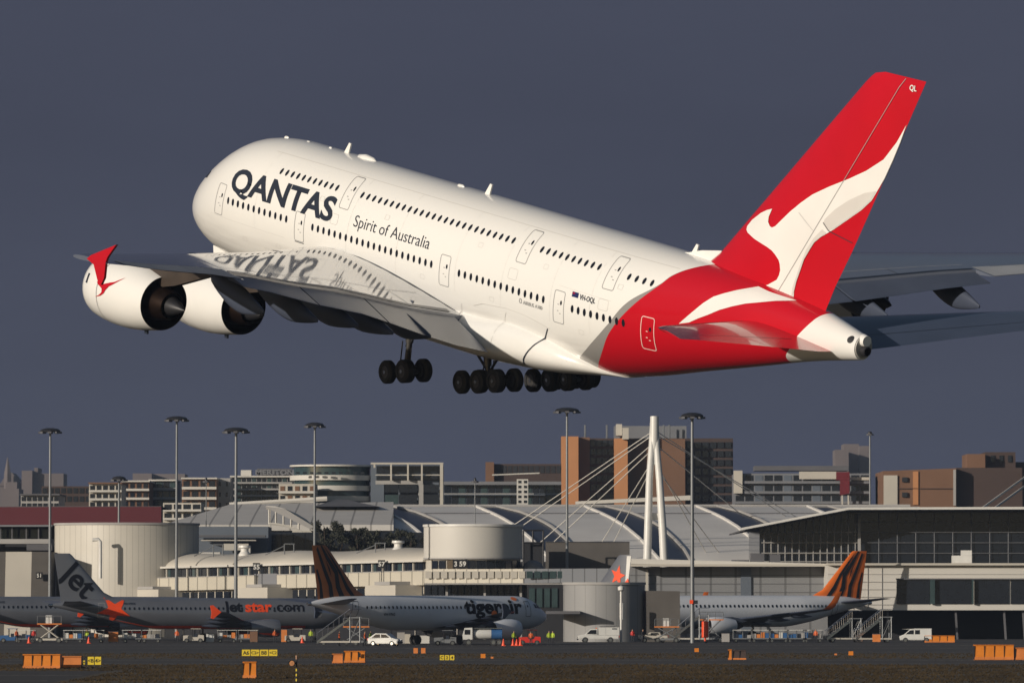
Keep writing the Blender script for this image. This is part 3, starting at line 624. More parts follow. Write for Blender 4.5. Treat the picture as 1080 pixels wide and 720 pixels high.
pm('barrier_orange', (.62, .19, .012), .5, var=.12, scale=1.2); pm('sign_yellow', (.70, .52, .03), .5, var=.06); pm('crate_orange', (.60, .19, .04), .6, var=.15)
pm('leaf', (.032, .034, .022), .8, var=.4, scale=1.5); pm('bark', (.05, .035, .025), .9, var=.2)
pm('truck_white', (.60, .60, .58), .35, coat=.3, var=.05); pm('truck_blue', (.03, .10, .25), .4, var=.1); pm('red_paint', (.55, .03, .02), .4, var=.06)

def hexa_px(mb, xa, xb, ya0, ya1, yb0, yb1, Da, Db, depth, mi=0, down=False):
    """front face between photo columns xa (distance Da, rows ya0..ya1) and xb, extruded back by depth"""
    A0, A1, B0, B1 = px(xa, ya0, Da), px(xa, ya1, Da), px(xb, yb0, Db), px(xb, yb1, Db)
    if down: A1.z = 0; B1.z = 0
    t = (B0 - A0); t.z = 0; t.normalize(); n = Vector((-t.y, t.x, 0)) * depth
    return mb.hexa([A0, B0, B1, A1], [A0 + n, B0 + n, B1 + n, A1 + n], mi)
def blk(name, mat, x0, x1, yt, yb, D, depth, parent=None, D2=None, yt2=None, yb2=None, loc=True):
    mb = MB(); D2 = D2 or D
    hexa_px(mb, x0, x1, yt, yb if yb is not None else 0, yt2 if yt2 is not None else yt, (yb2 if yb2 is not None else yb) if yb is not None else 0, D, D2, depth, down=yb is None)
    return mb.build(name, mat, parent)
def root(name, label, cat, x, D, group=None): return empty(name, label, cat, (X(x, D), D, 0), 0, group)
def att(o, p):
    o.parent = p; o.matrix_parent_inverse = p.matrix_basis.inverted(); return o
def facade(name, label, x0, x1, yt, D, depth, nx, ny, yb=None, wall='cream', glass='glass_dark', gap=.25, vgap=.35, slab=None, cat='building', group=None, skip=(), roofmat=None, low=None):
    """building with its windows as parts, and balcony slabs"""
    r = root(name, label, cat, (x0 + x1) / 2, D, group)
    att(blk('wall', wall, x0, x1, yt, None, D, depth), r)
    yb = yb or 540; fw = (x1 - x0) / nx; fh = (yb - yt) / ny
    for j in range(ny):
        for i in range(nx):
            if (i, j) in skip or i in skip: continue
            a = x0 + fw * (i + gap / 2); b = x0 + fw * (i + 1 - gap / 2); t = yt + fh * (j + vgap * .6); u = yt + fh * (j + 1 - vgap * .4)
            g = glass if isinstance(glass, str) else glass[(i * 7 + j * 3) % len(glass)]
            att(blk('window', g, a, b, t, u, D - .12, .3), r)
        if slab:
            s = blk('balcony', slab, x0 - .2, x1 + .2, yt + fh * (j + 1) - .25 * fh, yt + fh * (j + 1) + .02, D - 1.3, 1.2); att(s, r)
    if roofmat: att(blk('roof', roofmat, x0 - 1, x1 + 1, yt - 1.6, yt - .05, D - 1, depth + 2), r)
    return r
# --- far skyline in the haze
def skyline(label, parts, D, group='far towers in the haze'):
    x = parts[0][0]; r = root('tower_block', label, 'building', x, D, group)
    for x0, x1, yt, dp in parts: att(blk('wall', 'haze_wall', x0, x1, yt, None, D + dp, 30), r)
    return r
skyline('hazy block with a lit left half beside the far spire', [(23, 34, 496, 0), (34.1, 67, 499, 5), (36, 40, 493, 12)], 3600)
skyline('pair of low hazy blocks above the cream apartments at left', [(140, 160, 499, 0), (161, 195, 499.5, 20)], 3300)
skyline('hazy two-stepped tower above the brown block at right', [(881, 895, 474, 0), (890, 906, 468, 32), (906.5, 917, 470, 20)], 3500)
skyline('faint low hazy block at the left edge of the photo', [(0, 20, 515, 0), (6, 18, 508, 8)], 3300)
sp = root('church_spire', 'faint pointed spire over a gabled roof, far left in the haze', 'church', 8, 3700)
mbs = MB(); a = px(8, 482, 3700); b = px(8, 500, 3700); mbs.tube([(a.x, 3700, 0), (b.x, 3700, b.z), (a.x, 3700, a.z)], [2.5, 2.2, .2], 6); att(mbs.build('spire', 'haze_wall'), sp)
mbs = MB(); P = [px(-2, 512, 3700), px(24, 512, 3700), px(12, 498, 3700), px(7, 498, 3700)]; mbs.prism([(p.x, p.z) for p in P] , lambda x, z: Vector((x, 3705, z)), lambda x, z: Vector((x, 3735, z))); att(mbs.build('roof', 'haze_wall'), sp)
mbs = MB(); hexa_px(mbs, 0, 22, 512.2, 0, 512.2, 0, 3706, 3706, 25, down=True); att(mbs.build('wall', 'haze_wall'), sp)
# --- apartment blocks
facade('apartment_building', 'low dark flat-roofed building left of the cream apartments', 22, 62, 522, 1420, 20, 7, 2, 536, 'concrete', 'glass_dark', roofmat='concrete_dark', cat='apartments')
facade('apartment_building', 'dark brown block with rooftop box beside the cream apartments', 44, 96, 512.5, 1560, 20, 8, 2, 530, 'brown_dark', 'glass_dark', cat='apartments')
facade('apartment_building', 'cream apartment block with white piers above the dark red roof', 94, 128, 510, 1450, 18, 5, 3, 536, 'cream', 'glass_dark', .3, .35, 'white_wall', cat='apartments', roofmat='brown_wall')
facade('apartment_building', 'cream and brown apartment block with balconies behind the small light mast', 129, 157, 508, 1480, 18, 4, 3, 536, 'brown_wall', 'glass_dark', .35, .3, 'white_wall', cat='apartments', roofmat='white_wall')
facade('apartment_building', 'glassy dark apartment block with thin white roof line behind the second tall mast', 157.5, 186, 507, 1500, 18, 4, 3, 536, 'bluegrey_wall', ('glass_dark', 'glass_teal'), .15, .2, 'concrete', cat='apartments', roofmat='white_wall')
facade('apartment_building', 'lower white-framed apartment block right of the red roof', 172, 212, 530, 1320, 14, 4, 2, 548, 'cream', 'glass_dark', .25, .3, 'white_wall', cat='apartments')
facade('apartment_building', 'stepped brown and white apartment block with white balconies', 192, 228, 505, 1400, 16, 4, 4, 548, 'brown_wall', 'glass_dark', .3, .3, 'white_wall', cat='apartments', roofmat='white_wall')
facade('apartment_building', 'plain grey apartment block left of the glass hotel', 228.5, 243, 504, 1410, 16, 2, 4, 548, 'concrete', 'glass_dark', .75, .6, cat='apartments')
h = facade('apartment_building', 'curved glass block under the grey rooftop name sign', 243.5, 308, 503, 1430, 18, 12, 4, 530, 'concrete', ('glass_dark', 'glass_teal', 'glass_dark'), .22, .2, 'concrete', cat='hotel', roofmat='white_wall')
sg_ = blk('sign_board', 'concrete_dark', 271, 308, 494, 501.2, 1432, 1.0); att(sg_, h)
def text_on(text, xc, yc, D, hpx, mat, parent, bold=.02, stretch=1.0, extr=.05, name='lettering'):
    cu = decal_bm(text=text, size=1, bold=bold, grid=None); xs = [v.co.x for v in cu.verts]; ys_ = [v.co.y for v in cu.verts]
    w, h_ = max(xs) - min(xs), max(ys_) - min(ys_); k = hpx * D / F / h_; c = px(xc, yc, D); x0 = (max(xs) + min(xs)) / 2; y0 = (max(ys_) + min(ys_)) / 2
    for v in cu.verts: v.co = Vector((c.x + (v.co.x - x0) * k * stretch, D, c.z + (v.co.y - y0) * k))
    me = bpy.data.meshes.new(name); cu.to_mesh(me); cu.free(); me.materials.append(MATS[mat]); o = bpy.data.objects.new(name, me); COL.objects.link(o); return att(o, parent)
text_on('MERITON', 289.5, 497.8, 1431.5, 5.2, 'grey_wall', h, .02, 1.35)
att(blk('plant_room', 'white_wall', 254, 265, 495.5, 501.2, 1434, 6), h)
facade('apartment_building', 'low white-topped apartment wing between the name sign and the round building', 294, 333, 510, 1380, 14, 5, 2, 530, 'cream', ('brown_wall', 'glass_dark'), .4, .4, 'white_wall', cat='apartments')
# round-cornered block with white balcony bands
rb = root('apartment_building', 'round-cornered block with broad white balcony bands', 'apartments', 350, 1400)
x0, x1 = X(309, 1400), X(389, 1400); zt = Z(490, 1400)
mbs = MB()
def rounded(z0, z1, grow=0):
    pts = []; r_ = 7.5 + grow
    for k in range(17): a = PI * k / 16; pts.append(((x0 + x1) / 2 + (x1 - x0 + 2 * grow) / 2 * math.cos(a), 1404 - r_ * math.sin(a)))
    pts += [(x0 - grow, 1420), (x1 + grow, 1420)]
    return pts
def ext(name, mat, pts, z0, z1, parent):
    mb = MB(); n = len(pts); mb.add([(x, y, z0) for x, y in pts] + [(x, y, z1) for x, y in pts], [tuple(range(n)), tuple(range(2 * n - 1, n - 1, -1))] + [(i, (i + 1) % n, n + (i + 1) % n, n + i) for i in range(n)])
    return att(mb.build(name, mat, smooth=30), parent)
ext('glazing', 'glass_teal', rounded(0, 0), 0, zt - .3, rb)
for j in range(5):
    yy = 490 + j * 11
    ext('balcony', 'white_wall', rounded(0, 0, .8), Z(yy + 5.3 + (0 if j else -3.5), 1400), Z(yy, 1400) + (.0), rb)
for i in range(10):
    att(blk('window', 'glass_dark', 312 + i * 7.6, 316 + i * 7.6, 497.5, 499.5, 1394.8 - 1.9 * math.sin(PI * (i + .5) / 10), .4), rb)
# open concrete frame block
fr = root('framed_building', 'dark glass block behind a tall pale concrete frame', 'building', 430, 1390)
att(blk('wall', 'bluegrey_wall', 391, 467, 490, None, 1394, 20), fr)
for i, (a, b) in enumerate(((397, 411.5), (413, 429), (430, 443.5), (445.5, 463))): 
    att(blk('window', 'glass_dark', a, b, 491, 499, 1393.7, .3), fr); att(blk('window', 'glass_dark', a, b, 501.5, 506, 1393.7, .3), fr)
for a, b in ((406, 420), (420.5, 440), (447, 463)):
    att(blk('window', 'glass_dark', a, b, 511, 519, 1391.2, .3), fr); att(blk('window', 'glass_teal' if a < 410 else 'glass_dark', a, b, 521.5, 531, 1391.2, .3), fr)
att(blk('frame', 'concrete', 396, 446, 506.5, 510.5, 1391.5, 2), fr); att(blk('frame', 'concrete', 441, 446.5, 510.6, 534, 1391.5, 2), fr); att(blk('frame', 'bluegrey_wall', 391, 405, 506.5, 534, 1391.6, 2), fr)
for a in (394, 411.5, 429.3, 444): att(blk('column', 'cream', a, a + 1.8, 489.5, 506.4 if a != 394 else 493, 1390, 1), fr)
att(blk('frame', 'cream', 391, 467.5, 487.6, 489.4, 1390, 2), fr); att(blk('column', 'cream', 464, 467.3, 489.5, 534, 1390, 2), fr); att(blk('frame', 'cream', 396, 464, 500.2, 501.1, 1390.5, 1), fr)
# long dark block
lb = facade('office_building', 'long low dark office block with a white roof line left of the orange tower', 468, 592, 508, 1450, 22, 16, 2, 533, 'bluegrey_wall', ('glass_dark', 'glass_dark', 'glass_teal'), .12, .2, None, cat='building')
att(blk('parapet', 'grey_wall', 468, 592, 507.5, 511, 1448, 2), lb); att(blk('ledge', 'concrete', 468, 592, 520, 521, 1448, 1), lb); att(blk('roof_edge', 'white_wall', 519, 569, 500, 501.2, 1446, 3, yt2=498, yb2=499.2), lb)
facade('stair_tower', 'narrow white tower with paired small windows in front of the long dark block', 545, 557, 505, 1440, 5, 2, 5, 531, 'white_wall', 'glass_dark', .5, .5, cat='tower')
facade('office_building', 'brown upper block with dark louvres behind the long office roof', 512, 592, 489, 1650, 20, 14, 1, 500, 'brown_dark', 'dark_wall', .2, .3, cat='building')
att(blk('wall', 'brown_wall', 512, 521, 487, None, 1648, 3), root('stair_core', 'small brown lift core left of the louvred block', 'tower', 516, 1648))
# orange tower block
ob = root('tower_block', 'big orange-brown tower block behind the white cable mast', 'building', 680, 1700)
att(blk('wall', 'brown_dark', 592, 773, 462, None, 1710, 30), ob)
for a, b, m, t in ((592, 610, 'orange_wall', 460), (648, 662, 'orange_wall', 462)): att(blk('pier', m, a, b, t, None, 1700, 9), ob)
for a, b, m, t, D_ in ((610.2, 622, 'brown_wall', 461, 1704), (662.2, 722.5, 'brown_wall', 462.5, 1704)): att(blk('pier', m, a, b, t, None, D_, 5), ob)  # browner piers paint in the shaded right faces of the orange ones
att(blk('plant_room', 'grey_wall', 648, 724, 449, 462, 1715, 12), ob); att(blk('plant_room', 'cream', 650, 656, 447, 459, 1698, 8), ob); att(blk('plant_room', 'cream', 656.5, 663, 451, 463, 1697, 8), ob)
for j in range(7):
    for i in range(4): att(blk('window', 'glass_dark', 623 + i * 6.2, 628.2 + i * 6.2, 464 + j * 9.3, 470.5 + j * 9.3, 1709.6, .3), ob)
    for i in range(6): att(blk('window', 'glass_dark', 725 + i * 8, 731.3 + i * 8, 466 + j * 9.3, 472.5 + j * 9.3, 1709.6, .3), ob)
for x in (617, 640, 700, 706): att(MB().tube([px(x, 463, 1712), px(x, 448, 1712)], .25, 5).build('mast', 'pole_steel'), ob)
# right office block with red sign
rbk = facade('office_building', 'long grey-framed office block right of the orange tower', 775, 917, 499, 1500, 20, 14, 3, 531, 'grey_wall', ('glass_dark', 'glass_dark', 'bluegrey_wall'), .18, .3, 'grey_wall', cat='building')
att(blk('parapet', 'concrete_dark', 796, 895, 491, 496, 1506, 10), rbk); att(blk('wall', 'cream', 843, 882, 497, 505, 1498.3, .8), rbk); att(blk('wall', 'cream', 774, 783, 496, 520, 1498.3, 2), rbk); att(blk('ledge', 'cream', 896, 917, 503, 506, 1498.3, 1.2), rbk)
rs = root('sign', 'tall dark red rooftop banner on the grey office block', 'sign', 889, 1496)
mbs = MB(); hexa_px(mbs, 882, 896, 497.5, 506, 497.5, 506, 1496, 1496, .8); hexa_px(mbs, 886, 896, 506.1, 522, 506.1, 520, 1496, 1496, .8); att(mbs.build('panel', 'red_sign'), rs)
att(blk('support', 'cream', 887.5, 889, 522.1, None, 1496.2, .4), rs); att(blk('support', 'cream', 894, 895.5, 522.1, None, 1496.2, .4), rs)
# brown warehouse right
br = root('brick_building', 'plain brown windowless block with a cream end panel at right', 'building', 1000, 1480)
att(blk('wall', 'brown_wall', 931, 1008.5, 496.5, None, 1480, 30, yt2=493.5), br); att(blk('end_panel', 'cream', 932, 946.5, 501, 532, 1479.6, .3), br)
att(blk('wall', 'brown_dark', 1008.7, 1078, 493, None, 1483, 30), br); att(blk('corner_trim', 'concrete', 1005.5, 1008.2, 495, 533, 1479.6, .3), br)  # darker brown paints in the shaded right side of the block
for y in (503, 519): att(blk('vent', 'dark_wall', 951.5, 957, y, y + 5, 1479.5, .4), br)
att(blk('pier', 'orange_wall', 963, 968.5, 497, 532, 1479.7, .25), br)
for s_ in (521,): att(blk('ledge', 'brown_dark', 946.6, 1005, 514.6, 515.4, 1479.7, .25), br)
rf = root('brick_building', 'dark rooftop block with an orange-brown box to its left, above the brown block', 'building', 1050, 1560)
att(blk('wall', 'brown_wall', 1020, 1039, 478.5, None, 1556, 18), rf); att(blk('wall', 'brown_dark', 1039.2, 1071, 476.5, None, 1560, 18), rf)
for x in (1045, 1054, 1063): att(blk('window', 'glass_dark', x, x + 4, 480, 487, 1559.7, .3), rf)
att(blk('wall', 'dark_wall', 1071.2, 1090, 487, None, 1562, 12), rf)
# ================= terminal =================
# big vaulted roof
tr = root('terminal_roof', 'long pale vaulted hall roof crossed by dark curved skylight bands', 'roof', 620, 1150)
def vault(x, y, lift=0):   # photo column x at the row y -> point on the vault
    t = max(0, min(1, (592 - y) / 59)); D = 1100 + 90 * (1 - math.sqrt(max(0, 1 - t * t)) ) * .75 + 25 * t
    p = px(x, y, D); p.z += lift; return p
rows_ = [592, 586, 580, 574, 568, 562, 556, 551, 547, 543, 540, 537, 535, 534]
lowL = [(534, 0), (545, 25), (555, 42), (570, 60), (592, 80)]; upR = [(534, 22), (537, 34), (540, 47), (547, 64), (554, 78), (567, 93), (580, 105), (592, 112)]
def panel(name, mat, fl, fr_, lift, par):
    mb = MB(); n = 5; vs = []
    for y in rows_:
        a, b = fl(y), fr_(y)
        for k in range(n + 1): vs.append(vault(a + (b - a) * k / n, y, lift))
    fs = [(i * (n + 1) + k, i * (n + 1) + k + 1, (i + 1) * (n + 1) + k + 1, (i + 1) * (n + 1) + k) for i in range(len(rows_) - 1) for k in range(n)]
    return att(mb.add(vs, fs).build(name, mat, smooth=40), par)
xs0 = [282, 392, 502, 617, 735, 852]
for i, x in enumerate(xs0):
    nx_ = xs0[i + 1] if i + 1 < len(xs0) else 970
    panel('roof_panel', 'roof_light', lambda y, x=x: x + interp(upR, y) + .8, lambda y, x=nx_: x + interp(lowL, y) - .8, 0, tr)
    panel('skylight', 'roof_dark', lambda y, x=x: x + interp(lowL, y) - .8, lambda y, x=x: x + interp(upR, y) + .8, -.12, tr)
    for f_, o_ in ((lowL, 0), (upR, 0)):
        att(MB().tube([vault(x + interp(f_, y) + o_, y, .12) for y in rows_], .28, 5).build('roof_rib', 'roof_light' if f_ is lowL else 'concrete'), tr)
    att(MB().tube([vault(x + interp(upR, 541.5) + 2, 541.5, .05), vault(nx_ + interp(lowL, 541.5) - 2, 541.5, .05)], .12, 4).build('roof_seam', 'concrete_dark'), tr)
att(MB().tube([vault(398, 534, .1), vault(960, 534, .1)], .3, 5).build('ridge', 'concrete'), tr)
att(blk('end_wall', 'dark_wall', 300, 1000, 592.2, None, 1099, 2), tr); att(blk('rear_wall', 'dark_wall', 330, 1000, 534.6, None, 1192, 2), tr)
# white beam above the roof behind the mast
bm_ = blk('roof_beam', 'white_wall', 607, 729, 528.5, 531.5, 1300, 3, yt2=522, yb2=527); tag(bm_, 'long white roof beam behind the legs of the cable mast', 'beam')
att(blk('support', 'concrete_dark', 640, 642, 530.5, None, 1301, 1), bm_) if False else None
# left sloping roof
lr = root('terminal_roof', 'pale ribbed sloping roof left of the arched truss', 'roof', 280, 1160)
ribbed('roof_ribbed', (.5, .48, .45), 3.4, .6, depth=.5)
mb = MB(); mb.hexa([px(171, 553, 1120), px(415, 553, 1120), px(415, 529, 1170), px(243, 531.5, 1170)], [px(171, 553, 1120) - Vector((0, 0, 1)), px(415, 553, 1120) - Vector((0, 0, 1)), px(415, 529, 1170) - Vector((0, 0, 1)), px(243, 531.5, 1170) - Vector((0, 0, 1))])
att(mb.build('roof_panel', 'roof_ribbed'), lr); att(blk('wall', 'dark_wall', 171, 300, 554.5, None, 1121, 40), lr)
att(MB().tube([px(242, 532, 1171), px(345, 525.5, 1171)], .45, 6).build('roof_edge', 'white_wall'), lr)
mb = MB(); mb.hexa([px(330, 534, 1150), px(400, 534, 1150), px(365, 526.5, 1165), px(356, 526, 1165)], [px(330, 534, 1160), px(400, 534, 1160), px(365, 526.5, 1170), px(356, 526, 1170)]); att(mb.build('gable', 'concrete_dark'), lr)
# arched truss
at_ = root('arch_truss', 'white arched steel truss above the dark glass box', 'truss', 305, 1090)
top_ = [(281, 535), (290, 535.5), (300, 538), (312, 543), (322, 549), (331, 557)]; bot_ = [(284, 552), (292, 552.5), (300, 554), (310, 557), (320, 561)]
att(MB().tube([px(x, y, 1090) for x, y in top_], .35, 6).build('top_chord', 'white_wall'), at_); att(MB().tube([px(x, y, 1090) for x, y in bot_], .22, 6).build('bottom_chord', 'white_wall'), at_)
mb = MB()
for (a, b), (c, d) in zip([(284, 536), (291, 536), (299, 538), (307, 541), (315, 545)], [(284, 552), (291, 552.5), (299, 554), (307, 556), (315, 559)]): mb.tube([px(a, b, 1090), px(c, d, 1090)], .16, 5)
att(mb.build('strut', 'white_wall'), at_); att(blk('post', 'white_wall', 283, 285.5, 535, None, 1091, .5), at_)
mb = MB(); mb.hexa([px(278, 533.5, 1085), px(300, 536, 1085), px(333, 556, 1085), px(326, 557, 1085)], [px(278, 533.5, 1110), px(300, 536, 1110), px(333, 556, 1110), px(326, 557, 1110)]); att(mb.build('canopy', 'concrete'), at_)
# dark glass box behind trees
gb = facade('glass_building', 'low dark blue glass box behind the dark trees', 284, 448, 561, 1080, 10, 13, 1, 582, 'roof_dark', 'glass_dark', .06, .06, cat='building')
# plant deck left
pd = root('plant_deck', 'flat dark roof deck cluttered with white ducts between the drum and the glass box', 'roof deck', 240, 1060)
att(blk('wall', 'bluegrey_wall', 196, 283, 555, None, 1062, 15), pd)
for a, b, y0, y1, m in ((200, 232, 582, 590, 'white_wall'), (236, 262, 573, 580, 'cream'), (258, 264, 575, 583, 'white_wall'), (205, 280, 564, 566, 'concrete_dark'), (212, 270, 569, 570, 'cream'), (240, 280, 584, 586, 'concrete')): att(blk('duct', m, a, b, y0, y1, 1058, 3), pd)
# red-roofed hall
rh = root('red_hall', 'long low hall with a deep dark red fascia at left', 'building', 60, 1070)
att(blk('fascia', 'maroon', -60, 170, 534.5, 553, 1068, 2, yt2=534), rh); att(blk('wall', 'dark_wall', -60, 170, 554, None, 1071, 30), rh); att(blk('roof', 'concrete_dark', -60, 170, 533.6, 534.4, 1070, 32), rh)
att(blk('ledge', 'grey_wall', -60, 55, 553.2, 555, 1066, 4), rh)
for i in range(5): att(blk('window', 'glass_teal', -2 + i * 11.5, 7 + i * 11.5, 558, 567, 1070.6, .3), rh)
att(blk('ledge', 'concrete', -60, 54, 568, 573, 1064, 4), rh); att(blk('gantry', 'concrete_dark', 28, 55, 573.5, 580, 1060, 3), rh)
for x in (-30, 0, 12, 27, 40): att(blk('column', 'concrete_dark', x, x + 1.2, 555.2, 568, 1067, .5), rh)
for a, b, m, lab, n in ((-60, 6, 'brick_grey', 'dark grey service block at the left edge under the hall', 'service_block'), (6.1, 33.5, 'cream', 'pale cream service block with a small number plate, second from the left', 'service_block'), (33.6, 53.5, 'brick_grey', 'speckled grey service block beside the big cream drum', 'service_block')):
    r_ = root(n, lab, 'building', (a + b) / 2, 1020); att(blk('wall', m, a, b, 581.5, None, 1020, 12), r_)
    if 'speckled' in lab: text_on('51', 41, 606.5, 1018.8, 4, 'white_paint', r_, .01); att(blk('number_plate', 'black', 38, 45, 603, 610, 1019, .2), r_)
# drums
def drum(label, xc, rpx, yt, D, mat, cap=None, yb=None):
    r_ = root('round_tower', label, 'drum', xc, D); rad = rpx * D / F; zt = Z(yt, D); zb = 0 if yb is None else Z(yb, D)
    c = (X(xc, D), D + 0, 0)
    att(MB().lathe([(zb, rad), (zt, rad)], c, 'Z', 64, cap=True).build('wall', mat, smooth=40), r_)
    att(MB().lathe([(zt + .02, rad + .15), (zt + .35, rad + .15)], c, 'Z', 64, cap=True).build('rim', cap or 'concrete', smooth=40), r_)
    return r_
d1 = drum('huge cream ribbed drum with a bent white vent pipe on its front', 134, 76, 554, 1035, 'cream_sheet')
c = px(108, 0, 1023); att(MB().tube([(c.x, 1021.4, 9), (c.x, 1021.4, Z(571, 1021)), (c.x - .3, 1021.4, Z(568.5, 1021)), (c.x - 1.2, 1021.4, Z(569, 1021))], .28, 10).build('vent_pipe', 'white_paint', smooth=50), d1)
# pier terminal, oblique: left end far, right end near
pt = root('pier_terminal', 'long cream terminal pier with a low curved roof and strip windows', 'terminal', 340, 1000)
DA, DB = 1040, 955
def lerp(a, b, t): return a + (b - a) * t
_Pa, _Pb = (X(120, DA), DA), (X(447, DB), DB); _m = (_Pb[0] - _Pa[0]) / (_Pb[1] - _Pa[1])
def PD(x): return (_Pa[0] - _m * DA) / ((x - 540) / F - _m)   # distance of the pier front at photo column x
def seg(name, mat, xa, xb, ytop, ybot, off, depth, par=pt):
    """ytop/ybot = (row at x=120, row at x=447)"""
    ta, tb = (xa - 120) / 327, (xb - 120) / 327
    return att(blk(name, mat, xa, xb, lerp(*ytop, ta), lerp(*ybot, ta) if ybot else None, PD(xa) + off, depth, None, PD(xb) + off, lerp(*ytop, tb), lerp(*ybot, tb) if ybot else None), par)
# curved roof
mb = MB(); vs = []; NR = 8
for xa in range(121, 450, 8):
    t = (xa - 121) / 326; bump_ = 1 + .0 * xa
    for k in range(NR + 1):
        q = k / NR; yt = lerp(lerp(600, 592, t), lerp(587, 577.5, t) + 1.2 * math.sin((xa - 121) / 108 * 2 * PI), math.sin(q * PI / 2)); p = px(xa, yt, PD(xa) + 14 * (1 - math.cos(q * PI / 2)) + 1); vs.append(p)
nc = len(range(121, 450, 8)); mb.add(vs, [(i * (NR + 1) + k, i * (NR + 1) + k + 1, (i + 1) * (NR + 1) + k + 1, (i + 1) * (NR + 1) + k) for i in range(nc - 1) for k in range(NR)])
att(mb.build('curved_roof', 'cream', smooth=40), pt)
seg('eave', 'white_wall', 120, 446, (598.5, 590), (600.5, 592), -1, 2)
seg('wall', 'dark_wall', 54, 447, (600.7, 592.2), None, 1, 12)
for i in range(60):
    xa = 121 + i * 5.42
    seg('window', 'glass_dark' if i % 5 else 'glass_teal', xa + .5, xa + 4.6, (602, 593.5), (609.2, 601.2), .8, .2)
for i in range(30):
    xa = 121 + i * 10.84; seg('mullion', 'cream', xa - .35, xa + .45, (601, 593), (610, 602), .3, .5)
for a, b in ((54, 147), (166, 268), (292, 342), (342.5, 447)):
    seg('wall_band', 'band_panel', a, b, (610.5, 601.5), (624, 616.5), -2, 3)
    seg('band_rail', 'concrete', a, b, (610.0, 601.0), (610.7, 601.8), -2.2, .3)
for a, b in ((147.2, 165.8), (268.2, 291.8)): seg('link', 'grey_wall', a, b, (609, 600), (626, 618), -.6, 1.6)
seg('lower_wall', 'cream', 0, 447, (625, 617.2), (632, 626), .2, .8)
for i in range(44):
    xa = 60 + i * 8.8; seg('lower_window', 'glass_dark', xa, xa + 7.4, (626, 618.5), (640, 630), 0, .25)
for a in (60, 135, 250, 385): # jet bridge heads
    j = (a - 60) / 327; o = seg('jet_bridge', 'cream', a, a + 32, (622, 616), (634, 628), -9, 6); seg('bridge_canopy', 'concrete', a + 10, a + 26, (619, 612), (621.8, 615.8), -9, 5)
for a in (70, 131, 265): # roof fans
    seg('roof_vent', 'concrete', a - 5, a + 5, (619.5, 611.5), (622, 614), -3, 2)
for x, y, d_ in ((258, 577, 0), (420, 572, 0)):
    t = (x - 120) / 327; c = px(x, y, PD(x) + 10); att(MB().lathe([(c.z - 3.4, .9), (c.z - 1.0, .9), (c.z - .6, .6), (c.z - .2, .6), (c.z, .95), (c.z + .3, .9)], (c.x, c.y, 0), 'Z', 18, cap=True).build('roof_vent', 'white_paint', smooth=30), pt)
for num, x, y, wh in (('53', 151, 601.5, 'at the left end of the pier'), ('55', 270.5, 597.5, 'just right of a tall light mast'), ('57', 402.5, 594.5, 'left of the white drum')):
    t = (x - 120) / 327; D_ = PD(x) - 3
    sgn_ = root('gate_sign', 'small black gate number sign ' + wh, 'sign', x, D_); att(blk('panel', 'black', x - 3.8, x + 3.8, y - 4.3, y + 4.3, D_, .3), sgn_); att(blk('post', 'dark_metal', x - .4, x + .4, y + 4.35, None, D_ + .1, .2), sgn_); text_on(num, x, y, D_ - .06, 5.2, 'white_paint', sgn_, .03)
# roof hand rails and trestle on the pier
for x in (225, 300, 396):
    t = (x - 120) / 327; D_ = PD(x) + 6; mb = MB()
    for q in (0, 10): mb.tube([px(x + q, 590 - 8 * t, D_), px(x + q, 575 - 3 * t, D_)], .09, 4)
    mb.tube([px(x, 575 - 3 * t, D_), px(x + 11, 575 - 3 * t, D_)], .09, 4).tube([px(x - 20, 588 - 6 * t, D_), px(x, 577 - 3 * t, D_)], .07, 4); att(mb.build('roof_frame', 'pole_steel'), pt)
# white drum in the middle
D2 = 955
d2 = drum('white drum above gate 59 on the terminal roof', 499, 52, 555.5, D2, 'white_wall', 'white_paint', yb=588)
att(MB().lathe([(Z(588, D2) - .0, 52.6 * D2 / F), (Z(589.5, D2), 52.6 * D2 / F)], (X(499, D2), D2, 0), 'Z', 64).build('lower_rim', 'concrete', smooth=40), d2)
att(MB().lathe([(0, 50 * D2 / F), (Z(588.5, D2), 50 * D2 / F)], (X(499, D2), D2 + .5, 0), 'Z', 64, cap=True).build('base', 'cream', smooth=40), d2)
for i in range(11):
    a = -PI / 2 + (i - 4.2) * .215; rr = 50.4 * D2 / F; cx, cy = X(499, D2) + rr * math.cos(a), D2 + .5 + rr * math.sin(a)
    mb = MB(); M_ = Matrix.Translation((cx, cy, 0)) @ Matrix.Rotation(a + PI / 2, 4, 'Z'); mb.box(-.62, .62, -.1, .1, Z(599.5, D2), Z(591, D2), 0, M_); att(mb.build('window', 'glass_dark'), d2)
g59 = root('gate_sign', 'black gate sign reading 59 under the white drum', 'sign', 485, 944); att(blk('panel', 'black', 477.5, 493, 589.5, 599, 945, .2), g59); att(blk('post', 'dark_metal', 485, 486, 599, None, 945.3, .2), g59); text_on('59', 488, 594.3, 944.9, 5.6, 'white_paint', g59, .03); text_on('3', 480.5, 594.3, 944.9, 5.6, 'white_paint', g59, .03)
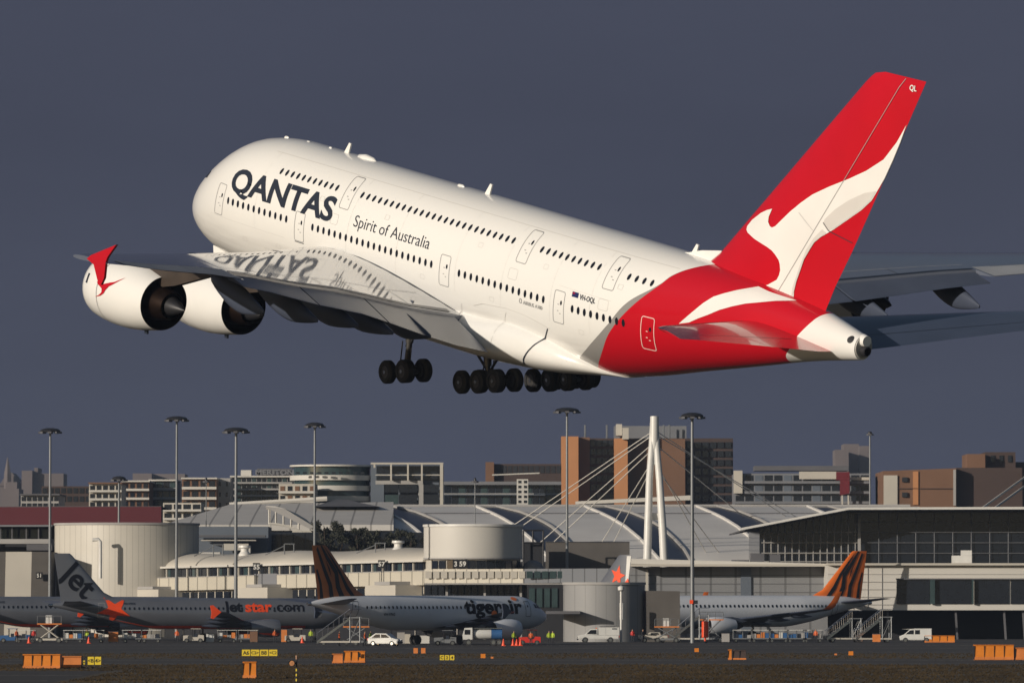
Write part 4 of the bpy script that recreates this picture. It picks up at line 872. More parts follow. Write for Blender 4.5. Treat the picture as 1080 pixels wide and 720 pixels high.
# link walkway to the right
wk = root('walkway', 'raised glazed walkway running right from the white drum', 'walkway', 560, 940)
att(blk('wall_band', 'band_panel', 447.5, 552, 600, 614.5, 938, 6, D2=934, yt2=599.5, yb2=614.5), wk)
att(blk('wall_band', 'grey_band', 552.2, 654, 599.5, 614.5, 934, 6, D2=932, yt2=599, yb2=613.5), wk)
for i in range(25):
    a = 448 + i * 8.2; att(blk('window', 'glass_teal' if a > 548 else 'cream', a + .6, a + 7.2, 602, 609.5, 933.6 + (553 - a) * .035 if a < 552 else 933.2, .15), wk)
att(blk('deck', 'concrete', 447.5, 654, 614.7, 616, 933, 7), wk)
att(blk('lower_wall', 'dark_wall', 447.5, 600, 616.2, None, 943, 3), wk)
for i in range(18):
    a = 448 + i * 7; att(blk('lower_window', 'glass_dark', a + .5, a + 6.2, 617, 629, 942.8, .15), wk)
for a in (470, 510, 548, 571, 588): att(blk('column', 'concrete', a, a + 2.4, 616.2, None, 936, .6), wk)
# dark boxes behind
bx = root('plant_building', 'wide dark grey windowless box right of the white drum', 'building', 620, 985); att(blk('wall', 'brick_grey', 576, 664, 571.5, None, 985, 14), bx); att(blk('coping', 'concrete_dark', 575.6, 664.4, 570.8, 571.3, 984.8, 14.4), bx)
bf = root('steel_frame', 'black steel cage beside the white drum', 'frame', 562, 975)
for a, b in (((552, 559), (573, 559)), ((573, 559), (573, 598)), ((552, 559), (552, 598)), ((552, 572), (573, 572)), ((562, 559), (562, 572))): att(MB().tube([px(*a, 975), px(*b, 975)], .13, 5).build('beam', 'dark_metal'), bf)
att(blk('panel', 'dark_wall', 552.5, 572.5, 572.3, None, 976, 6), bf)
dm = root('roof_dome', 'small grey domed tank on the walkway roof', 'dome', 562, 950); c = px(562, 598, 955); att(MB().lathe([(c.z - 2, 1.6), (c.z, 1.55), (c.z + .6, 1.2), (c.z + .95, .6), (c.z + 1.05, .02)], (c.x, c.y, 0), 'Z', 24, cap=True).build('shell', 'grey_wall', smooth=60), dm); att(MB().lathe([(0, .6), (c.z - 2, .6)], (c.x, c.y, 0), 'Z', 12, cap=True).build('support', 'concrete'), dm)
# grey round tower near gate
d3 = drum('grey round gate tower beside the white utility truck', 637, 43, 616.5, 893, 'drum_grey', 'concrete')
att(MB().lathe([(3, .3), (5.2, .3)], (X(656, 885), 886.6, 0), 'Z', 10, cap=True).build('vent_pipe', 'white_paint'), d3)
bt = root('gate_block', 'grey speckled block right of the round gate tower', 'building', 699, 890); att(blk('wall', 'brick_grey', 681.5, 717, 622.5, None, 890, 12, yt2=623), bt); att(blk('door', 'dark_wall', 690, 697, 660, None, 889.8, .3), bt)
ug = root('undercroft', 'dark recess with glazed lobby left of the grey round tower', 'building', 572, 905); att(blk('wall', 'dark_wall', 556, 594, 616.2, None, 905, 12), ug)
for x in (558, 566, 574, 582): att(blk('window', 'glass_teal', x, x + 6, 620, 640, 904.8, .2), ug)
att(blk('canopy', 'concrete_dark', 576, 612, 644, 647, 884, 8), ug)
# cctv pole with white camera head
cp = root('camera_pole', 'white pole with a round camera head in front of the grey round tower', 'pole', 655, 870); p0 = px(655, 621, 870)
att(MB().tube([(p0.x, 870, 0), (p0.x, 870, p0.z)], .14, 8).build('pole', 'white_paint', smooth=40), cp); att(MB().lathe([(p0.z - .3, .12), (p0.z - .1, .42), (p0.z + .3, .42), (p0.z + .5, .1)], (p0.x, 870, 0), 'Z', 14, cap=True).build('head', 'white_paint', smooth=40), cp)
# right-hand terminal
rt = root('terminal_building', 'long grey panel-clad terminal wall with a white roof edge at right', 'terminal', 770, 965)
att(blk('wall', 'panel_wall', 664, 872, 597.5, None, 962, 20), rt)
att(blk('roof', 'white_wall', 655, 872, 588.5, 594, 960, 24, yt2=594, yb2=597), rt); att(blk('roof_edge', 'cream', 664, 872, 594.5, 597, 958, 3), rt)
for y in (606, 615, 624): att(blk('panel_seam', 'concrete_dark', 664, 872, y, y + .5, 961.9, .08), rt)
att(blk('pier', 'cream', 681, 683.5, 600, 630, 961, .6), rt); att(blk('recess', 'bluegrey_wall', 781, 792, 598, None, 961.7, .2), rt)
for a, b, y0 in ((772, 790, 590), (792, 806, 583), (812, 823, 584)): att(blk('roof_unit', 'concrete_dark', a, b, y0, 594, 965, 3), rt)
rt2 = root('terminal_building', 'white-clad terminal wing with a long dark window band at far right', 'terminal', 980, 955)
att(blk('wall', 'white_wall', 873, 1110, 596, 643, 950, 24), rt2); att(blk('roof_edge', 'cream', 873, 1110, 593.5, 595.8, 949, 26), rt2)
for y in (605,): att(blk('panel_seam', 'concrete', 873, 1110, y, y + .4, 949.9, .08), rt2)
for x in (885, 900, 915, 930): att(blk('panel_seam', 'concrete', x, x + .5, 597, 642, 949.9, .08), rt2)
for y in (613, 621, 629, 637): att(blk('panel_seam', 'concrete', 873, 944, y, y + .4, 949.85, .08), rt2)
for a, b in ((945.5, 980), (986.5, 1024.5), (1027.5, 1064), (1066, 1108)): att(blk('window', 'glass_dark', a, b, 611, 636.5, 949.8, .3), rt2)
for a in (981, 1025): att(blk('mullion', 'glass_teal', a, a + (5 if a < 1000 else 2), 611, 636.5, 949.2, .5), rt2)
att(blk('window_head', 'concrete_dark', 945, 1110, 609.5, 610.8, 949.4, .5), rt2)
att(blk('undercroft', 'dark_wall', 873, 1110, 643.5, None, 969, 4), rt2)  # near-black wall colour deepens the shade under the wing
for a in (935, 1007, 1058, 1078): att(blk('column', 'concrete_dark', a, a + 2, 643.3, None, 951, .6), rt2)
ru = root('rooftop_unit', 'white stepped air-conditioning unit on the far right roof', 'air conditioner', 1015, 960)
att(blk('cabinet', 'white_paint', 1005, 1025, 585.5, 593.3, 960, 3), ru); att(blk('fan_box', 'white_paint', 1014.5, 1025, 580, 585.4, 960.2, 2.6), ru); att(blk('base', 'concrete', 1004, 1026, 593.35, 596, 960, 3), ru)
# glass hall
gh = root('glass_hall', 'tall dark glass hall under a kinked white roof edge', 'terminal', 950, 1040)
att(blk('wall', 'glass_dark', 803, 1110, 541, None, 1045, 40), gh) if False else None
mb = MB(); Pl = [px(801, 553, 1045), px(895, 538.5, 1045), px(1110, 538.5, 1045)]; fr_pts = [(Pl[0].x, 0), (Pl[2].x, 0), (Pl[2].x, Pl[2].z), (Pl[1].x, Pl[1].z), (Pl[0].x, Pl[0].z)]
mb.prism(fr_pts, lambda x, z: Vector((x, 1045, z)), lambda x, z: Vector((x, 1092, z))); att(mb.build('glazing', 'glass_dark'), gh)
for a, b, c_, d_ in ((782, 895, 557.5, 536), (895, 1110, 536, 535.5)):
    o = blk('roof_edge', 'white_paint', a, b, c_ - 1.2, c_ + 1.2, 1036, 1.5, None, 1036, d_ - 1.4, d_ + 1.2); att(o, gh)
    o = blk('roof', 'concrete_dark', a, b, c_ + 1.0, c_ + 2.6, 1038, 60, None, 1038, d_ + 1.0, d_ + 2.6); att(o, gh)
for i in range(14):
    x = 806 + i * 7.4; y = interp([(782, 560), (895, 541), (1110, 541)], x); att(MB().tube([px(x, 600, 1044.6), px(x, y, 1044.6)], .09, 4).build('mullion', 'concrete'), gh)
for y in (561, 572, 583, 592): att(MB().tube([px(803, y, 1044.5), px(906, y, 1044.5)], .09, 4).build('transom', 'concrete'), gh)
att(blk('column', 'concrete', 904.5, 907.5, 541.5, None, 1043.6, .5), gh)
for i in range(9):
    x = 927 + i * 19.5; att(MB().tube([px(x, 600, 1044.6), px(x, 541, 1044.6)], .07, 4).build('mullion', 'grey_wall'), gh)
for y in (550, 561, 572, 583): att(MB().tube([px(908, y, 1044.5), px(1105, y, 1044.5)], .05, 4).build('transom', 'grey_wall'), gh)
# cable mast
cm = root('cable_mast', 'tall white A-shaped mast holding up the roof cables', 'mast', 692, 1150)
for P_ in ([(682, 612, -4), (683.5, 560, -4), (685, 505, -2), (687.5, 470, -1), (689, 441, 0)], [(701.5, 612, -4), (699, 560, -4), (695.5, 505, -2), (692.5, 470, -1), (691.5, 441, 0)]):
    att(MB().tube([px(a, b, 1084 + c_) for a, b, c_ in P_], [.72, .68, .6, .55, .5], 10).build('leg', 'white_paint', smooth=50), cm)
att(MB().tube([px(690, 490, 1083), px(690.3, 439, 1083.5)], [.8, .72], 10).build('head', 'white_paint', smooth=50), cm); att(blk('brace', 'white_paint', 687.5, 696.5, 541, 548, 1081, 1.2), cm)
for i, (a, b, c_, d_) in enumerate([(688, 455, 541, 554), (688, 459, 551, 554), (688, 468, 566, 575), (688, 474, 580, 575), (688, 486, 633, 574), (689, 490, 646, 574), (693, 455, 830, 545), (693, 459, 845, 548), (693, 470, 785, 545), (693, 490, 746, 585), (693, 495, 760, 585)]):
    att(MB().tube([px(a, b, 1083), px(c_, d_, 1106 if i < 6 or i > 8 else 1150)], .08, 5).build('cable', 'white_wall'), cm)
c2 = root('cable_pair', 'two white stay cables rising at the right edge of the photo', 'cable', 1060, 1150)
for a, b, c_, d_ in ((1030, 540, 1110, 482), (1043, 540, 1110, 491)): att(MB().tube([px(a, b, 1120), px(c_, d_, 1150)], .2, 5).build('cable', 'white_wall'), c2)
# light masts
def mast(x, yt, yb, D, hw, label, dim=False, r=.26, group=None):
    t = root('light_mast', label, 'light mast', x, D, group); p = px(x, yt, D); 
    att(MB().tube([(p.x, D, 0), (p.x, D, p.z - .2)], [r, r * .6], 10).build('pole', 'pole_steel', smooth=40), t)
    w = hw * D / F
    att(MB().lathe([(p.z - .35, w * .95), (p.z - .15, w), (p.z + .1, w * .8), (p.z + .25, w * .35)], (p.x, D, 0), 'Z', 20, cap=True).build('head_ring', 'dark_metal', smooth=30), t)
    for k in range(8):
        a = 2 * PI * k / 8; q = Matrix.Translation((p.x + w * .95 * math.cos(a), D + w * .95 * math.sin(a), p.z - .45)) @ Matrix.Rotation(a, 4, 'Z')
        att(MB().box(-.25, .3, -.28, .28, -.12, .14, 0, q).build('lamp', 'concrete_dark'), t)
    return t
mast(53, 453, 676, 1000, 11, 'tall thin light mast at far left, in front of the dark red fascia')
mast(186.5, 440.5, 676, 1000, 11.5, 'tallest light mast left of the name sign, rising from the pier roof')
mast(249, 452.5, 676, 930, 13, 'light mast standing in front of the pier wall just left of gate sign 55', r=.3)
mast(332, 447, 676, 1010, 10, 'light mast right of the arched truss beside the trees')
mast(125.5, 503.5, 676, 1062, 7.5, 'short light mast in front of the cream apartments')
mast(598, 431.5, 676, 970, 13, 'light mast in front of the orange tower block')
mast(730, 437, 676, 862, 12, 'tall light mast standing on the apron beside the striped-tail jet', r=.3)
mast(917.5, 456, 676, 1400, 2.5, 'thin distant light mast left of the brown block')
mast(501, 505, 676, 1080, 1.6, 'small thin mast above the white drum', r=.12)
mast(217.5, 505, 676, 1090, 1.5, 'small thin mast behind the plant deck', r=.1)
# trees
def tree(x, yt, D, wpx, label):
    t = root('tree', label, 'tree', x, D, 'dark trees on the terminal forecourt'); rg = random.Random(int(x * 7)); p = px(x, yt, D); H = p.z; W_ = wpx * D / F / 2
    tr_ = MB().tube([(p.x, D, 0), (p.x + .2, D, H * .45), (p.x - .1, D, H * .75)], [.35, .25, .12], 8)
    for k in range(6):
        a = rg.uniform(0, 6.28); tr_.tube([(p.x, D, H * (.4 + .06 * k)), (p.x + W_ * .6 * math.cos(a), D + W_ * .6 * math.sin(a), H * (.65 + .05 * k))], [.14, .04], 5)
    att(tr_.build('trunk', 'bark', smooth=50), t)
    mb = MB(); cl = []
    for k in range(16): cl.append((rg.uniform(-1, 1) * W_ * .8, rg.uniform(-1, 1) * W_ * .8, H * rg.uniform(.62, .93), rg.uniform(.22, .42) * W_))
    for k in range(2600):
        c_ = rg.choice(cl); u = Vector((rg.gauss(0, 1), rg.gauss(0, 1), rg.gauss(0, .8))); u = u / max(.3, u.length) * c_[3] * rg.random() ** .35
        o = Vector((p.x + c_[0], D + c_[1], min(H, c_[2]))) + u; s_ = rg.uniform(.12, .28); a1 = Vector((rg.gauss(0, 1), rg.gauss(0, 1), rg.gauss(0, 1))).normalized() * s_; a2 = Vector((rg.gauss(0, 1), rg.gauss(0, 1), rg.gauss(0, 1))).normalized() * s_
        mb.add([o, o + a1, o + a1 + a2, o + a2], [(0, 1, 2, 3)])
    att(mb.build('crown', 'leaf'), t)
for x, y, w_, lab in ((343, 541, 26, 'dark tree right of the arched truss, leftmost of the row'), (360, 547, 26, 'dark tree second from the left in the row above the glass box'), (378, 549, 24, 'dark tree in the middle of the row above the glass box'), (396, 547, 24, 'rounded dark tree third from the right in the row'), (413, 551, 22, 'lower dark tree second from the right in the row'), (429, 553, 24, 'lowest dark tree at the right end of the row by the white drum')):
    tree(x, y, 1075, w_, lab)
# ================= parked jets =================
pm('word_black', (.008, .009, .014), .7, spec=.1, var=.05)
JT = [(0, 3.3), (.3, 3.75), (.8, 4.1), (1.6, 4.6), (2.4, 5.15), (3.5, 5.6), (5, 5.83), (28, 5.87), (33, 5.8), (36, 5.42), (37.5, 5.05)]
JB = [(0, 3.3), (.3, 2.9), (.8, 2.55), (1.6, 2.2), (3, 1.85), (5, 1.72), (24, 1.72), (28, 2.3), (32, 3.35), (36, 4.35), (37.5, 4.72)]
JH = [(0, .02), (.3, .5), (.8, .85), (1.6, 1.25), (3, 1.7), (5, 1.95), (26, 1.97), (30, 1.6), (34, .95), (37.5, .22)]
def jet(label, X0, Y0, head, livery, k=1.0, lx=1.0, smin=0, winglet='fence', group=None, nose_at=None):
    """head = heading angle; (X0,Y0) = tail end on the ground plan"""
    M = Matrix.Translation((X0, Y0, 0)) @ Matrix.Rotation(head, 4, 'Z') @ Matrix.Scale(k, 4) @ Matrix.Translation((37.5 * lx, 0, 0))
    loc, q, sc_ = M.decompose()
    r = empty('jet_airliner', label, 'airliner', group=group); r.location = loc; r.rotation_euler = (0, 0, head); r.scale = (k, k, k)
    st = livery == 'star'; body = 'jet_silver' if st else 'tiger_white'; fincol = 'jet_silver' if st else ('tiger_orange_shaded' if livery == 'tiger_shaded' else 'tiger_orange')
    SX = lambda T: [(a * lx, b) for a, b in T]
    T_, B_, H_ = SX(JT), SX(JB), SX(JH)
    def side(s, z, off=.03, sg=1):
        t, b, h = smooth_interp(T_, s), smooth_interp(B_, s), smooth_interp(H_, s); zc, a = (t + b) / 2, (t - b) / 2
        q_ = max(-.999, min(.999, (z - zc) / a)); y = h * math.sqrt(1 - q_ * q_); n = Vector((0, y / h / h, q_ / a)).normalized()
        return Vector((-s, sg * (y + off * n.y), zc + q_ * a + off * n.z))
    ss_ = [s for s in [0, .08, .2, .4, .7, 1.1, 1.6, 2.2, 2.8, 3.5, 4.3, 5.2] + arange(7, 37.4, 40) if s * lx >= smin]
    ss_ = [s * lx for s in ss_]
    body_o = loft(T_, B_, H_, ss_, 48).build('fuselage', body, r, smooth=50)
    full = smin == 0
    MB().lathe([(-37.5 * lx + .05, .24), (-37.9 * lx, .2), (-37.9 * lx, .12), (-37.6 * lx, .1)], (0, 0, 4.88), n=14).build('exhaust_pipe', 'bright_metal', r, smooth=40)
    sgn = -1 if math.cos(head) > 0 else 1   # the side that faces the camera
    if full:
        n = int(31 * lx)
        for s in arange(7.2 * lx, 30 * lx, n * 1 + 6):
            for sg in (sgn,): decal('window', 'cabin_glass', lambda a, b, g=sg: side(a, b, .03, g), r, polys=[winpoly(s, 4.45, .14, .2, 8)], grid=None)
        far_ = [winpoly(s, 4.45, .14, .2, 8) for s in arange(7.2 * lx, 30 * lx, n + 6)]
        w = decal('windows', 'cabin_glass', lambda a, b: side(a, b, .03, -sgn), r, polys=far_, grid=None); w['kind'] = 'stuff'
        for sg in (1, -1):
            for i in range(3): decal('cockpit_window', 'cabin_glass', lambda a, b, g=sg: side(a, b, .03, g), r, polys=[[(1.75 + i * .52, 4.3 + .03 * i), (2.2 + i * .52, 4.33 + .03 * i), (2.3 + i * .52, 4.85), (1.95 + i * .5, 4.8)]], grid=.15)
        for s in (4.6, 31.6):
            for sg in (1, -1):
                d = decal('door', 'line_grey' if st else 'ink', lambda a, b, g=sg: side(a, b, .03, g), r, polys=ringpoly(s * lx - .45, s * lx + .45, 3.35, 5.2, .12, .06), grid=.25)
                decal('door_window', 'cabin_glass', lambda a, b, g=sg: side(a, b, .03, g), d, polys=[winpoly(s * lx, 4.6, .09, .14)], grid=None)
        # wings
        W = [(1.4, 12.0, 2.35, 19.4, 2.0, .13), (6.4, 15.0, 2.85, 19.2, 2.7, .12), (16.6, 20.0, 3.95, 21.9, 3.9, .10), (17.05, 20.7, 4.05, 22.0, 3.98, .08)]
        dl = (lx - 1) * 17
        for sg in (1, -1):
            w = MB(); q_ = wing_mesh([(a, b + dl, c, d + dl, e, f) for a, b, c, d, e, f in W], sg, 0, 1, 10); w = q_.build('wing', 'flap_grey', r, smooth=35)
            for a in (4.5, 8.5, 12.5):
                s1 = interp([(w_[0], w_[3]) for w_ in W], a) + dl; z1 = interp([(w_[0], w_[4]) for w_ in W], a)
                MB().lathe([(-s1 + 2.4, .02), (-s1 + 1.8, .22), (-s1 + .4, .26), (-s1 - .9, .05)], (0, sg * a, z1 - .28), n=8).build('flap_fairing', 'flap_grey', w, smooth=60)
            if winglet == 'fence':
                P_ = [(21.0 + dl, 4.0), (22.1 + dl, 4.9), (22.5 + dl, 4.85), (22.3 + dl, 4.0), (22.4 + dl, 3.2), (22.1 + dl, 3.1)]; m_ = 'star_orange' if st else 'flap_grey'
            else: P_ = None; m_ = 'tiger_orange_shaded'
            if P_: MB().prism(P_, lambda a, b: Vector((-a, sg * 17.1, b)), lambda a, b: Vector((-a, sg * 16.95, b))).build('winglet', m_, w)
            else:
                mbw = MB(); sec = [(17.0, 20.7, 22.0, 4.0), (17.45, 21.1, 22.3, 4.35), (17.75, 21.6, 22.6, 5.0), (18.0, 22.4, 23.1, 6.35)]; vs = []
                for y_, a, b, z_ in sec: vs += [(-a - dl, sg * y_, z_), (-(a + b) / 2 - dl, sg * (y_ + .05), z_), (-b - dl, sg * y_, z_), (-(a + b) / 2 - dl, sg * (y_ - .05), z_)]
                fs = [(i * 4 + j, i * 4 + (j + 1) % 4, i * 4 + 4 + (j + 1) % 4, i * 4 + 4 + j) for i in range(3) for j in range(4)] + [(0, 1, 2, 3), (12, 13, 14, 15)]
                mbw.add(vs, fs).build('winglet', 'tiger_orange', w, smooth=60)
            # engine
            o = (-(10.0 + dl), sg * 5.75, 1.85)
            e = MB().lathe([(0, 1.0), (.05, 1.08), (-.15, 1.14), (-.9, 1.22), (-2.0, 1.2), (-3.2, 1.02), (-3.9, .86)], o, n=32).build('engine', body, r, smooth=50)
            MB().lathe([(0, 1.0), (-.9, .92), (-.9, .05)], o, n=28).build('intake_duct', 'dark_metal', e, smooth=40)
            MB().lathe([(-3.9, .86), (-3.6, .84), (-3.6, .5), (-4.6, .42), (-5.2, .12)], o, n=24).build('nozzle', 'dark_metal', e, smooth=40)
            MB().prism([(10.8 + dl, 2.95), (13.6 + dl, 3.05), (16.0 + dl, 2.55), (14.5 + dl, 2.2), (12, 2.6)], lambda a, b: Vector((-a, sg * 5.9, b)), lambda a, b: Vector((-a, sg * 5.6, b))).build('pylon', 'flap_grey', e)
            if st: decal('engine_band', 'star_orange', lambda a, b, g=sg: Vector((-a, g * 5.75 + sgn * math.sqrt(max(.01, 1.24 ** 2 - (b - 1.85) ** 2)), b)), e, polys=[[(10.1 + dl, 1.2), (13.0 + dl, 1.2), (12.3 + dl, 1.0), (10.3 + dl, .85)]], grid=.3)
        # gear
        for s, y, rr, nm in ((5.0, 0, .38, 'nose'), (17.7 + dl * 1.05, 3.8, .58, 'm'), (17.7 + dl * 1.05, -3.8, .58, 'm')):
            g = MB().tube([(-s, y, 2.4), (-s, y, rr)], .13, 8).build('landing_gear', 'hub_metal', r, smooth=40)
            for q_ in (-.3, .3): MB().lathe([(y + q_ - .16, rr * .4), (y + q_ - .16, rr), (y + q_ + .16, rr), (y + q_ + .16, rr * .4)], (-s, 0, rr), 'Y', 18).build('wheel', 'rubber', g, smooth=35)
    # tailplane, fin
    for sg in (1, -1):
        wing_mesh([(.3, 32.0 * lx, 4.85, 36.3 * lx, 4.85, .1), (6.2, 35.2 * lx + .3, 5.45, 37.3 * lx, 5.42, .09)], sg, 0, 1, 8).build('tailplane', body if st else 'flap_grey', r, smooth=35)
    dt = 37.5 * (lx - 1)
    FL = [(5.2, 26.9), (5.9, 29.0), (6.6, 30.4), (11.55, 34.8), (11.76, 35.1)]; FR = [(5.0, 36.2), (11.76, 37.2)]
    mb = MB(); vs = []; U, _ = airfoil(8); xs = [p[0] for p in U]; kk = 2 * len(xs) - 2; zs_ = [5.2, 5.9, 6.6, 8, 10, 11.55, 11.76]
    def fh(s, z):
        a, b = interp(FL, z) + dt, interp(FR, z) + dt; x = max(0, min(1, (s - a) / (b - a))); t = 5 * (.2969 * math.sqrt(x) - .126 * x - .3516 * x * x + .2843 * x ** 3 - .1036 * x ** 4); return t * .09 * (b - a)
    for z in zs_:
        a, b = interp(FL, z) + dt, interp(FR, z) + dt
        for x in xs: vs.append((-(a + (b - a) * x), fh(a + (b - a) * x, z), z))
        for x in reversed(xs[1:-1]): vs.append((-(a + (b - a) * x), -fh(a + (b - a) * x, z), z))
    fs = [(i * kk + j, i * kk + (j + 1) % kk, (i + 1) * kk + (j + 1) % kk, (i + 1) * kk + j) for i in range(len(zs_) - 1) for j in range(kk)] + [tuple(range(kk)), tuple((len(zs_) - 1) * kk + j for j in range(kk))]
    f = mb.add(vs, fs).build('tail_fin', fincol, r, smooth=45)
    for sg in (1, -1):
        fm = lambda s, z, g=sg, o=.04: Vector((-(s + dt), g * (fh(s + dt, z) + o), z))
        if st:
            # big slanted word on the fin, reads upright on the camera side
            def fm_text(u, v, g=sg):
                a = R(-43); du = u * math.cos(a) - v * math.sin(a); dv = u * math.sin(a) + v * math.cos(a)
                s = (36.9 - du * 1.0) if g < 0 else (30.0 + du)
                if g < 0: s = 36.5 - du
                z = 8.7 + dv
                ss2 = max(interp(FL, z) + .05, min(interp(FR, z) - .05, s)); return Vector((-(ss2 + dt), g * (fh(ss2 + dt, z) + .05), z))
            full and decal('lettering', 'word_black', fm_text, f, text='Jet', size=4.3, bold=.09, grid=.4, stretch=1.0)
            star = [(33.2 + (2.35 if i % 2 == 0 else .9) * math.cos(R(60 + 36 * i)), 4.25 + (2.0 if i % 2 == 0 else .78) * math.sin(R(60 + 36 * i))) for i in range(10)]
            low = [(s, max(2.8, min(5.55, z))) for s, z in star]
            def starmap(s, z, g=sg):
                s_ = 30.1 * lx + (s - 33.2); zt = smooth_interp(T_, s_) - .25; zb = smooth_interp(B_, s_) + .1
                if z > zt: 
                    return Vector((-s_, g * (fh(s_, min(z, 6.6)) + .06 if interp(FL, z) + dt < s_ else .3), z))
                return side(s_, max(z, zb), .05, g)
            decal('star', 'star_orange', starmap, r, polys=[star], grid=.25)
            if not full: decal('star', 'star_orange', lambda s, z, g=sg: Vector((-(s + dt), g * (fh(s + dt, z) + .06), z)), f, polys=[[(34.9 + (1.25 if i % 2 == 0 else .55) * math.cos(R(75 + 36 * i)), 8.9 + (1.5 if i % 2 == 0 else .6) * math.sin(R(75 + 36 * i))) for i in range(10)], [(35.2, 7.0), (36.9, 6.9), (36.6, 8.6), (35.8, 7.7)]], grid=.4)
            if not full: decal('rudder', 'white_paint', lambda s, z, g=sg: Vector((-(s + dt), g * (fh(s + dt, z) + .04), z)), f, polys=[[(35.95, 5.9), (36.3, 5.9), (37.12, 11.6), (36.45, 11.6)]], grid=.4)
        else:
            blackm = 'black'
            for P_ in ([(30.6, 5.5), (31.2, 5.5), (32.2, 6.6), (33.0, 8.2), (34.3, 10.0), (35.5, 11.7), (34.2, 10.3), (32.9, 8.7), (31.9, 7.1)],
                       [(32.3, 5.5), (33.1, 5.5), (33.7, 6.8), (33.9, 8.4), (35.2, 10.2), (36.0, 11.72), (35.75, 11.72), (34.7, 10.3), (33.4, 8.7), (33.1, 7.0)],
                       [(34.0, 5.5), (34.6, 5.5), (34.8, 7.0), (35.6, 8.8), (36.6, 11.3), (36.4, 11.6), (35.2, 9.0), (34.3, 7.2)],
                       [(35.5, 5.5), (36.0, 5.5), (36.1, 7.2), (36.6, 8.8), (36.4, 9.0), (35.8, 7.4)], [(34.35, 8.0), (34.7, 8.7), (35.3, 10.2), (34.6, 9.0)], [(31.2, 5.9), (31.7, 6.3), (32.2, 7.3), (31.9, 7.0)]):
                decal('stripe', blackm, fm, f, polys=[P_], grid=.6)
    # lettering on the body
    if full:
        def bt(text, s_c, z0, size, mat, bold, stretch):   # centred at station s_c on the camera side
            bm = decal_bm(text=text, size=size, bold=bold, grid=.3, stretch=stretch); xs_ = [v.co.x for v in bm.verts]; xm = (min(xs_) + max(xs_)) / 2; wd = max(xs_) - min(xs_)
            for v in bm.verts:
                u = v.co.x - xm; s = s_c - u if sgn < 0 else s_c + u; v.co = side(s, z0 + v.co.y, .04, sgn)
            me = bpy.data.meshes.new('lettering'); bm.to_mesh(me); bm.free(); me.materials.append(MATS[mat]); o = bpy.data.objects.new('lettering', me); COL.objects.link(o); o.parent = r; return wd
        if st:
            bt('Jet', 15.3 * lx, 4.05, 1.9, 'word_black', .06, 1.15); bt('star', 12.1 * lx, 4.05, 1.9, 'star_orange', .06, 1.25); bt('.com', 8.3 * lx, 4.05, 1.9, 'word_black', .02, 1.2)
            bt('VH-VWX', 28.2 * lx, 4.95, .4, 'ink', .01, 1)
            decal('belly_stripe', 'star_orange', lambda a, b: side(a, b, .04, sgn), r, polys=[[(6 * lx, 1.95), (6 * lx, 2.15), (26 * lx, 2.2), (30.5 * lx, 3.1), (29.0 * lx, 2.75), (25 * lx, 1.85), (6 * lx, 1.8)]], grid=.5)
        else:
            if livery == 'tiger_shaded':
                bt('tigerair', 10.2, 3.75, 2.35, 'word_black', .08, 1.33); bt('VH-VNG', 26.8, 3.5, .45, 'ink', .01, 1)
                decal('dot', 'tiger_orange', lambda a, b: side(a, b, .05, sgn), r, polys=[winpoly(6.3, 5.45, .45, .22), winpoly(10.2, 3.7, .45, .4)], grid=.3)
            else: bt('VH-VUD', 25.5, 3.4, .45, 'line_grey', .01, 1)
    return r
jet('silver jet with an orange tail star and the full body lettering, parked at left', X(55, 880), 880, R(18), 'star', 1.0, 1.10)
jet('silver jet cut off by the left edge, nose hidden behind the neighbouring tail cone', X(-82, 925), 925, R(18), 'star', 1.04, 1.10)
jet('white jet with a brown and black striped tail and bold dark body lettering', X(327, 812), 812, R(42), 'tiger_shaded', 1.04, 1.0)
jet('white jet with a bright orange striped tail and upturned wing tip, parked at right', X(916, 945), 945, R(180 + 27), 'tiger', 1.07, 1.0, winglet='blended')
jet('silver tail with an orange star rising behind the grey round tower', X(668, 905), 905, R(140), 'star', 1.0, 1.0, smin=29)

